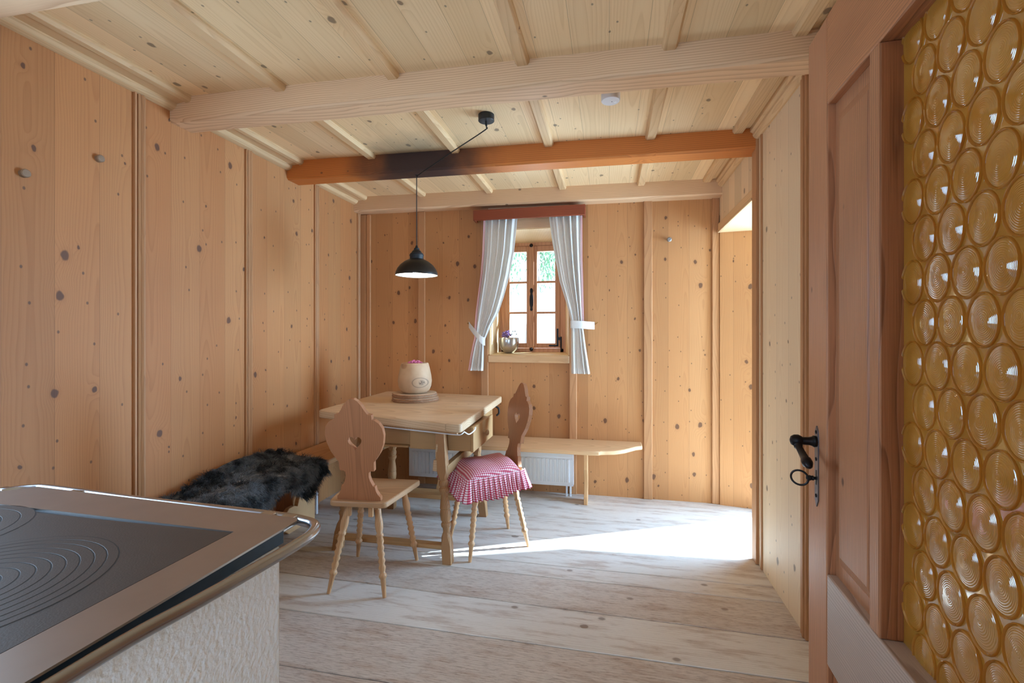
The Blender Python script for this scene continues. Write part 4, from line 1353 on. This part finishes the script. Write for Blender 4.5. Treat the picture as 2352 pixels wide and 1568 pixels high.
# ------------------------------------------------------------------ pendant lamp
LX, LY = -1.253, 2.90
lamp = thing('pendant_lamp', 'black metal dome pendant lamp hanging lit above the table', 'lamp', (LX, LY, 1.68))
def LP(p):
    return (p[0] - LX, p[1] - LY, p[2] - 1.68)
RX, RY = -0.648, 2.425
zr0 = cz(RX)
rose = MB().lathe([(0, 0.041), (0.002, 0.043), (0.034, 0.043), (0.0355, 0.041)], LP((RX, RY, zr0 - 0.0355)), LP((RX, RY, 9)), 32).build('ceiling_rose', M['lamp_rose'], lamp, angle=40)
MB().tube([LP((RX, RY, zr0 - 0.035)), LP((RX, RY, zr0 - 0.06))], 0.006, 8).build('cord_grip', M['cord'], rose)
hz = 2.352
cordp = smoothpath([(RX, RY, zr0 - 0.04), (RX, RY + 0.002, zr0 - 0.066), (RX - 0.02, RY + 0.015, zr0 - 0.08), (-0.95, 2.66, 2.372), (LX + 0.012, LY - 0.012, hz - 0.008)], 8)
MB().tube([LP(p) for p in cordp] + [LP((LX, LY, hz - 0.02)), LP((LX, LY, 2.0)), LP((LX, LY, 1.87))], 0.0032, 8).build('cord', M['cord'], lamp)
MB().tube([LP(p) for p in smoothpath([(LX, LY + 0.004, hz + 0.016), (LX, LY + 0.004, hz - 0.004), (LX + 0.006, LY - 0.008, hz - 0.014), (LX - 0.004, LY - 0.012, hz - 0.002)], 5)], 0.0025, 6).build('ceiling_hook', M['iron'], lamp)
sh = [(0.000, 0.139), (0.004, 0.140), (0.020, 0.137), (0.045, 0.126), (0.070, 0.107), (0.090, 0.083), (0.104, 0.058), (0.110, 0.044)]
m = MB().lathe(sh + [(0.112, 0.040), (0.106, 0.040), (0.100, 0.056), (0.086, 0.081), (0.066, 0.105), (0.042, 0.124), (0.018, 0.135), (0.002, 0.1375)], (0, 0, 0.004), (0, 0, 1), 48, caps=False)
m.build('shade', M['lamp_metal'], lamp, angle=50)
MB().lathe([(0.003, 0.1362), (0.020, 0.1335), (0.044, 0.1225), (0.068, 0.1035), (0.086, 0.079), (0.098, 0.054), (0.101, 0.02), (0.1015, 0.001)], (0, 0, 0.004), (0, 0, 1), 48, caps=False).build('shade_lining', M['lamp_white'], lamp)
MB().lathe([(0.108, 0.042), (0.112, 0.045), (0.130, 0.044), (0.134, 0.047), (0.142, 0.047), (0.146, 0.042), (0.150, 0.042), (0.154, 0.036), (0.166, 0.028), (0.176, 0.018), (0.184, 0.018), (0.190, 0.010), (0.204, 0.006)], (0, 0, 0.0), (0, 0, 1), 32).build('socket_cap', M['cord'], lamp, angle=40)
MB().lathe([(0.012, 0.004), (0.016, 0.024), (0.034, 0.034), (0.056, 0.030), (0.078, 0.016), (0.10, 0.013)], (0, 0, 0.004), (0, 0, 1), 24).build('bulb', M['bulb'], lamp)

# ------------------------------------------------------------------ smoke detector
sx_, sy_ = 0.006, 2.272
sd_ = thing('smoke_detector', 'small round white smoke detector on the ceiling boards', 'smoke detector', (sx_, sy_, cz(sx_)))
MB().lathe([(0, 0.044), (0.057, 0.0445), (0.061, 0.042), (0.0615, 0.03)], (0, 0, 0.0), (0, 0, -1), 36).build('housing', M['plastic'], sd_, angle=40)
MB().lathe([(0, 0.0025), (0.0008, 0.0025)], (0.006, 0.004, -0.0615), (0.006, 0.004, -1), 10).build('indicator', M['rad_grille'], sd_)
MB().lathe([(0, 0.007), (0.0006, 0.007)], (0.022, 0.012, -0.0615), (0.022, 0.012, -1), 14).build('test_button', M['rad'], sd_)

# ------------------------------------------------------------------ pegs and hooks on the walls
def peg(y, z, label):
    t = tag(MB().lathe([(0, 0.015), (0.02, 0.016), (0.024, 0.013), (0.025, 0.004)], (XL - 0.002, y, z), (9, y - 0.8, z), 16).build('wooden_peg', M['peg']), label, 'peg', 'pegs in the side wall')
peg(1.358, 1.905, 'round wooden peg in the side wall closer to the stove')
peg(1.625, 2.06, 'round wooden peg in the side wall close to the first cover strip')
kn = tag(MB().lathe([(0, 0.008), (0.012, 0.008), (0.016, 0.016), (0.028, 0.018), (0.034, 0.012)], (0.455, YB, 2.03), (0.44, 0, 2.05), 16).build('coat_peg', M['hook']), 'small grey round knob high on the back wall beside the window', 'knob')

# ------------------------------------------------------------------ curtains
va_ = tag(MB().box((-1.1, 3.695, 2.233), (-0.185, 3.713, 2.318)).box((-1.1, 3.713, 2.233), (-1.084, YB - 0.018, 2.318)).box((-0.201, 3.713, 2.233), (-0.185, YB - 0.018, 2.318)).box((-1.084, 3.713, 2.302), (-0.201, YB - 0.018, 2.318)).build('curtain_valance', M['valance'], bevel=0.004), 'reddish dark wooden valance board above the linen curtains', 'valance')

def curtain(name, label, rows, loc, trim_side, below, tie, hook):
    """rows: (z, x_left, x_right, fold count, fold depth) from top to bottom"""
    t = thing(name, label, 'curtain', loc, group='linen curtains at the small window')
    lx, ly, lz = loc
    NU = 90
    m_ = MB()
    grid = []
    zs = []
    for (z0, *_), (z1, *_) in zip(rows, rows[1:]):
        for j in range(5):
            zs.append(z0 + (z1 - z0) * j / 5)
    zs.append(rows[-1][0])
    tabs = [[(-r[0], r[i]) for r in rows] for i in range(1, 6)]
    for z in zs:
        xl, xr, nf, dp, yc = [interp(tt, -z) for tt in tabs]
        line = []
        for i in range(NU + 1):
            u = i / NU
            x = xl + (xr - xl) * u
            y = yc + dp * math.sin(2 * PI * (4.2 * u + 0.18 * math.sin(5 * u + z * 1.3))) * (0.7 + 0.4 * math.sin(u * 7.0 + 1 + z)) + dp * 0.22 * math.sin(2 * PI * 9.3 * u + z * 2)
            line.append((x - lx, y - ly, z - lz))
        grid.append(line)
    vs2 = [p for line in grid for p in line]
    fs2 = []
    for j in range(len(grid) - 1):
        for i in range(NU):
            a = j * (NU + 1) + i
            fs2.append((a, a + 1, a + NU + 2, a + NU + 1))
    m_.add(vs2, fs2)
    o = m_.build('cloth', M['linen'], t, angle=180)
    sdm = o.modifiers.new('solidify', 'SOLIDIFY')
    sdm.thickness = 0.002
    # lace trim along the outer edge
    m_ = MB()
    vs2, uv2, fs2 = [], [], []
    acc = 0
    for j, line in enumerate(grid):
        p = Vector(line[0 if trim_side < 0 else NU]) + Vector((0, -0.006, 0))
        if j:
            acc += (p - pp).length
        pp = p
        vs2 += [p + Vector((trim_side * 0.013, 0, 0)), p + Vector((-trim_side * 0.002, 0, 0)), p + Vector((-trim_side * 0.002, 0.003, 0)), p + Vector((trim_side * 0.013, 0.003, 0))]
        uv2 += [(1, acc), (0, acc), (0, acc), (1, acc)]
    for j in range(len(grid) - 1):
        a = j * 4
        if zs[j] < below:
            continue
        fs2 += [(a, a + 1, a + 5, a + 4), (a + 2, a + 3, a + 7, a + 6), (a + 1, a + 2, a + 6, a + 5), (a + 3, a, a + 4, a + 7)]
    m_.add(vs2, fs2, uv2)
    m_.build('lace_trim', M['lace'], t)
    # hem band
    m_ = MB()
    ja = [j for j, z in enumerate(zs) if z <= rows[-1][0] + 0.045]
    vs2 = [Vector(p) + Vector((0, -0.003, 0)) for j in ja for p in grid[j]]
    fs2 = [(a * (NU + 1) + i, a * (NU + 1) + i + 1, (a + 1) * (NU + 1) + i + 1, (a + 1) * (NU + 1) + i) for a in range(len(ja) - 1) for i in range(NU)]
    m_.add(vs2, fs2)
    m_.build('hem', M['linen_white'], t, angle=180)
    # tie-back strap
    m_ = MB()
    rings = []
    for p, hgt, yy in q_strap(tie):
        p = Vector(p) - Vector(loc)
        rings.append([(p.x, p.y, p.z + hgt), (p.x, p.y - 0.003, p.z + hgt), (p.x, p.y - 0.003, p.z - hgt), (p.x, p.y, p.z - hgt)])
    m_.loft(rings)
    m_.build('tieback', M['linen_white'], t, angle=60)
    MB().tube([Vector(p) - Vector(loc) for p in hook], 0.003, 8).build('tieback_hook', M['brass'], t)
    return t

def q_strap(tie):
    pts = smoothpath([p[:3] for p in tie], 6)
    return [(p, interp([(0, tie[0][3]), (len(pts) - 1, tie[-1][3])], k_), 0) for k_, p in enumerate(pts)]

rowsL = [(2.298, -1.008, -0.733, 1, 0.016, 3.745), (1.975, -1.022, -0.766, 1, 0.018, 3.745), (1.778, -1.041, -0.805, 1, 0.018, 3.745), (1.612, -1.064, -0.852, 1, 0.016, 3.745), (1.478, -1.082, -0.898, 1, 0.014, 3.745),
         (1.36, -1.092, -0.966, 1, 0.010, 3.748), (1.26, -1.096, -1.012, 1, 0.006, 3.755), (1.215, -1.108, -1.026, 1, 0.006, 3.755), (1.11, -1.130, -1.027, 1, 0.010, 3.752), (0.992, -1.150, -1.030, 1, 0.014, 3.75)]
curtain('curtain', 'linen curtain tied low towards the room corner, hanging above the silver bowl', rowsL, (-0.95, 3.745, 0.99), -1, 0.0,
        [(-1.163, 3.782, 1.378, 0.026), (-1.12, 3.745, 1.335, 0.026), (-1.07, 3.722, 1.285, 0.022), (-1.03, 3.722, 1.245, 0.03), (-1.008, 3.735, 1.235, 0.034)],
        [(-1.172, 3.80, 1.385), (-1.172, 3.775, 1.388), (-1.165, 3.77, 1.395)])
rowsR = [(2.298, -0.483, -0.222, 1, 0.016, 3.745), (2.074, -0.456, -0.222, 1, 0.018, 3.745), (1.884, -0.424, -0.221, 1, 0.018, 3.745), (1.722, -0.393, -0.216, 1, 0.016, 3.745), (1.6, -0.354, -0.214, 1, 0.014, 3.745), (1.481, -0.318, -0.211, 1, 0.010, 3.748), (1.40, -0.302, -0.209, 1, 0.006, 3.752), (1.33, -0.297, -0.201, 1, 0.006, 3.752), (1.18, -0.298, -0.181, 1, 0.009, 3.75), (0.98, -0.298, -0.150, 1, 0.014, 3.75)]
curtain('curtain', 'linen curtain tied with a level strap, on the garden door side of the window', rowsR, (-0.3, 3.745, 0.98), 1, 1.40,
        [(-0.304, 3.735, 1.374, 0.030), (-0.29, 3.722, 1.374, 0.030), (-0.21, 3.722, 1.370, 0.030), (-0.16, 3.75, 1.366, 0.030), (-0.116, 3.785, 1.364, 0.030)],
        [(-0.112, 3.81, 1.376), (-0.10, 3.775, 1.384), (-0.09, 3.765, 1.392)])

# ------------------------------------------------------------------ fleece on the side bench
def fleece():
    t = thing('sheepskin', 'dark grey shaggy sheepskin thrown over the side bench', 'sheepskin', (-1.98, 2.1, 0.46))
    ox, oy, oz = -1.98, 2.1, 0.46
    rg_ = random.Random(21)
    hang = [(1.05, 0.07), (1.45, 0.05), (1.85, 0.02), (1.95, 0.03), (2.08, 0.085), (2.15, 0.085), (2.30, 0.01), (2.38, 0.04), (2.50, 0.13), (2.57, 0.13), (2.66, 0.07), (2.74, 0.035), (2.80, 0.03)]
    upw = [(1.05, 0.0), (1.6, 0.01), (1.92, 0.02), (2.05, 0.05), (2.18, 0.085), (2.43, 0.10), (2.62, 0.08), (2.74, 0.06), (2.80, 0.03)]
    NUY, NV = 110, 46
    rows = []
    for j in range(NUY + 1):
        y = 1.05 + 1.66 * j / NUY
        h = interp(hang, y)
        up = interp(upw, y)
        endf = min(1, (2.78 - y) / 0.10)
        ycap = y
        pts = []
        prof = [(XL + 0.05, up), (XL + 0.075, up * 0.75 + 0.01), (XL + 0.12, up * 0.45 + 0.012), (-1.95, 0.02 + up * 0.12), (-1.86, 0.020), (-1.825, 0.016), (-1.803, 0.0), (-1.795, -0.03), (-1.79, -0.03 - h * 0.6), (-1.80, -0.035 - h)]
        path_ = smoothpath([(a, 0, b) for a, b in prof], 6)
        for i in range(NV + 1):
            f = i / NV * (len(path_) - 1)
            a = int(min(f, len(path_) - 2))
            p = path_[a].lerp(path_[a + 1], f - a)
            bump = 0.018 * mnoise.noise((y * 5, i * 0.16, 1)) + 0.010 * mnoise.noise((y * 12, i * 0.3, 4))
            on = 1.0 if p.z > -0.02 else 0.4
            pts.append(Vector((p.x + (0.012 * mnoise.noise((y * 8, i * 0.2, 9)) if p.z < 0 else 0), ycap, max(p.z + max(bump, -0.004) * on, 0.012 if p.x < -1.83 else -1))))
        rows.append(pts)
    m_ = MB()
    vs2 = [(p.x - ox, p.y - oy, p.z) for r in rows for p in r]
    fs2 = []
    for j in range(NUY):
        for i in range(NV):
            a = j * (NV + 1) + i
            fs2.append((a, a + 1, a + NV + 2, a + NV + 1))
    m_.add(vs2, fs2)
    hide = m_.build('hide', M['fur'], t, angle=180)
    s = hide.modifiers.new('solidify', 'SOLIDIFY')
    s.thickness = 0.006
    s.offset = -1
    # hair: tufts of tapering three-sided strands
    me = hide.data
    hv, hf = [], []
    polys = list(me.polygons)
    down = Vector((0.25, -0.05, -0.75))
    for poly in polys:
        c = poly.center
        if c.y + oy < 1.25:
            nper = 2
        else:
            nper = 6
        vsx = [Vector(me.vertices[v].co) for v in poly.vertices]
        nrm = Vector(poly.normal)
        if nrm.z < -0.2 or nrm.x < -0.6:
            nrm = -nrm
        for _ in range(nper):
            a, b = rg_.random(), rg_.random()
            p = (vsx[0] * (1 - a) + vsx[1] * a) * (1 - b) + (vsx[3] * (1 - a) + vsx[2] * a) * b
            cl = Vector((mnoise.noise((p.x * 22, p.y * 22, p.z * 22)), mnoise.noise((p.x * 22 + 9, p.y * 22, p.z * 22)), mnoise.noise((p.x * 22, p.y * 22 + 7, p.z * 22))))
            d = (nrm * 0.7 + cl * 0.9 + down * 0.55 + Vector((rg_.uniform(-.3, .3), rg_.uniform(-.3, .3), rg_.uniform(-.2, .2)))).normalized()
            ln = rg_.uniform(0.026, 0.050)
            side = d.cross(Vector((rg_.uniform(-1, 1), rg_.uniform(-1, 1), rg_.uniform(-1, 1)))).normalized()
            s2 = d.cross(side)
            w = 0.0011
            mid = p + d * ln * 0.55
            tip = p + (d + down * 0.55).normalized() * ln
            b0 = len(hv)
            for base_, ww in ((p, w), (mid, w * 0.75)):
                hv += [tuple(base_ + side * ww), tuple(base_ - side * ww * 0.5 + s2 * ww * 0.87), tuple(base_ - side * ww * 0.5 - s2 * ww * 0.87)]
            hv.append(tuple(tip))
            for k2 in range(3):
                n2 = (k2 + 1) % 3
                hf += [(b0 + k2, b0 + n2, b0 + 3 + n2, b0 + 3 + k2), (b0 + 3 + k2, b0 + 3 + n2, b0 + 6)]
    hm = bpy.data.meshes.new('fur_pile')
    hm.from_pydata(hv, [], hf)
    hm.shade_smooth()
    hm.materials.append(M['fur'])
    ho = bpy.data.objects.new('fur_pile', hm)
    ho['kind'] = 'stuff'
    COL.objects.link(ho)
    ho.parent = t
fleece()
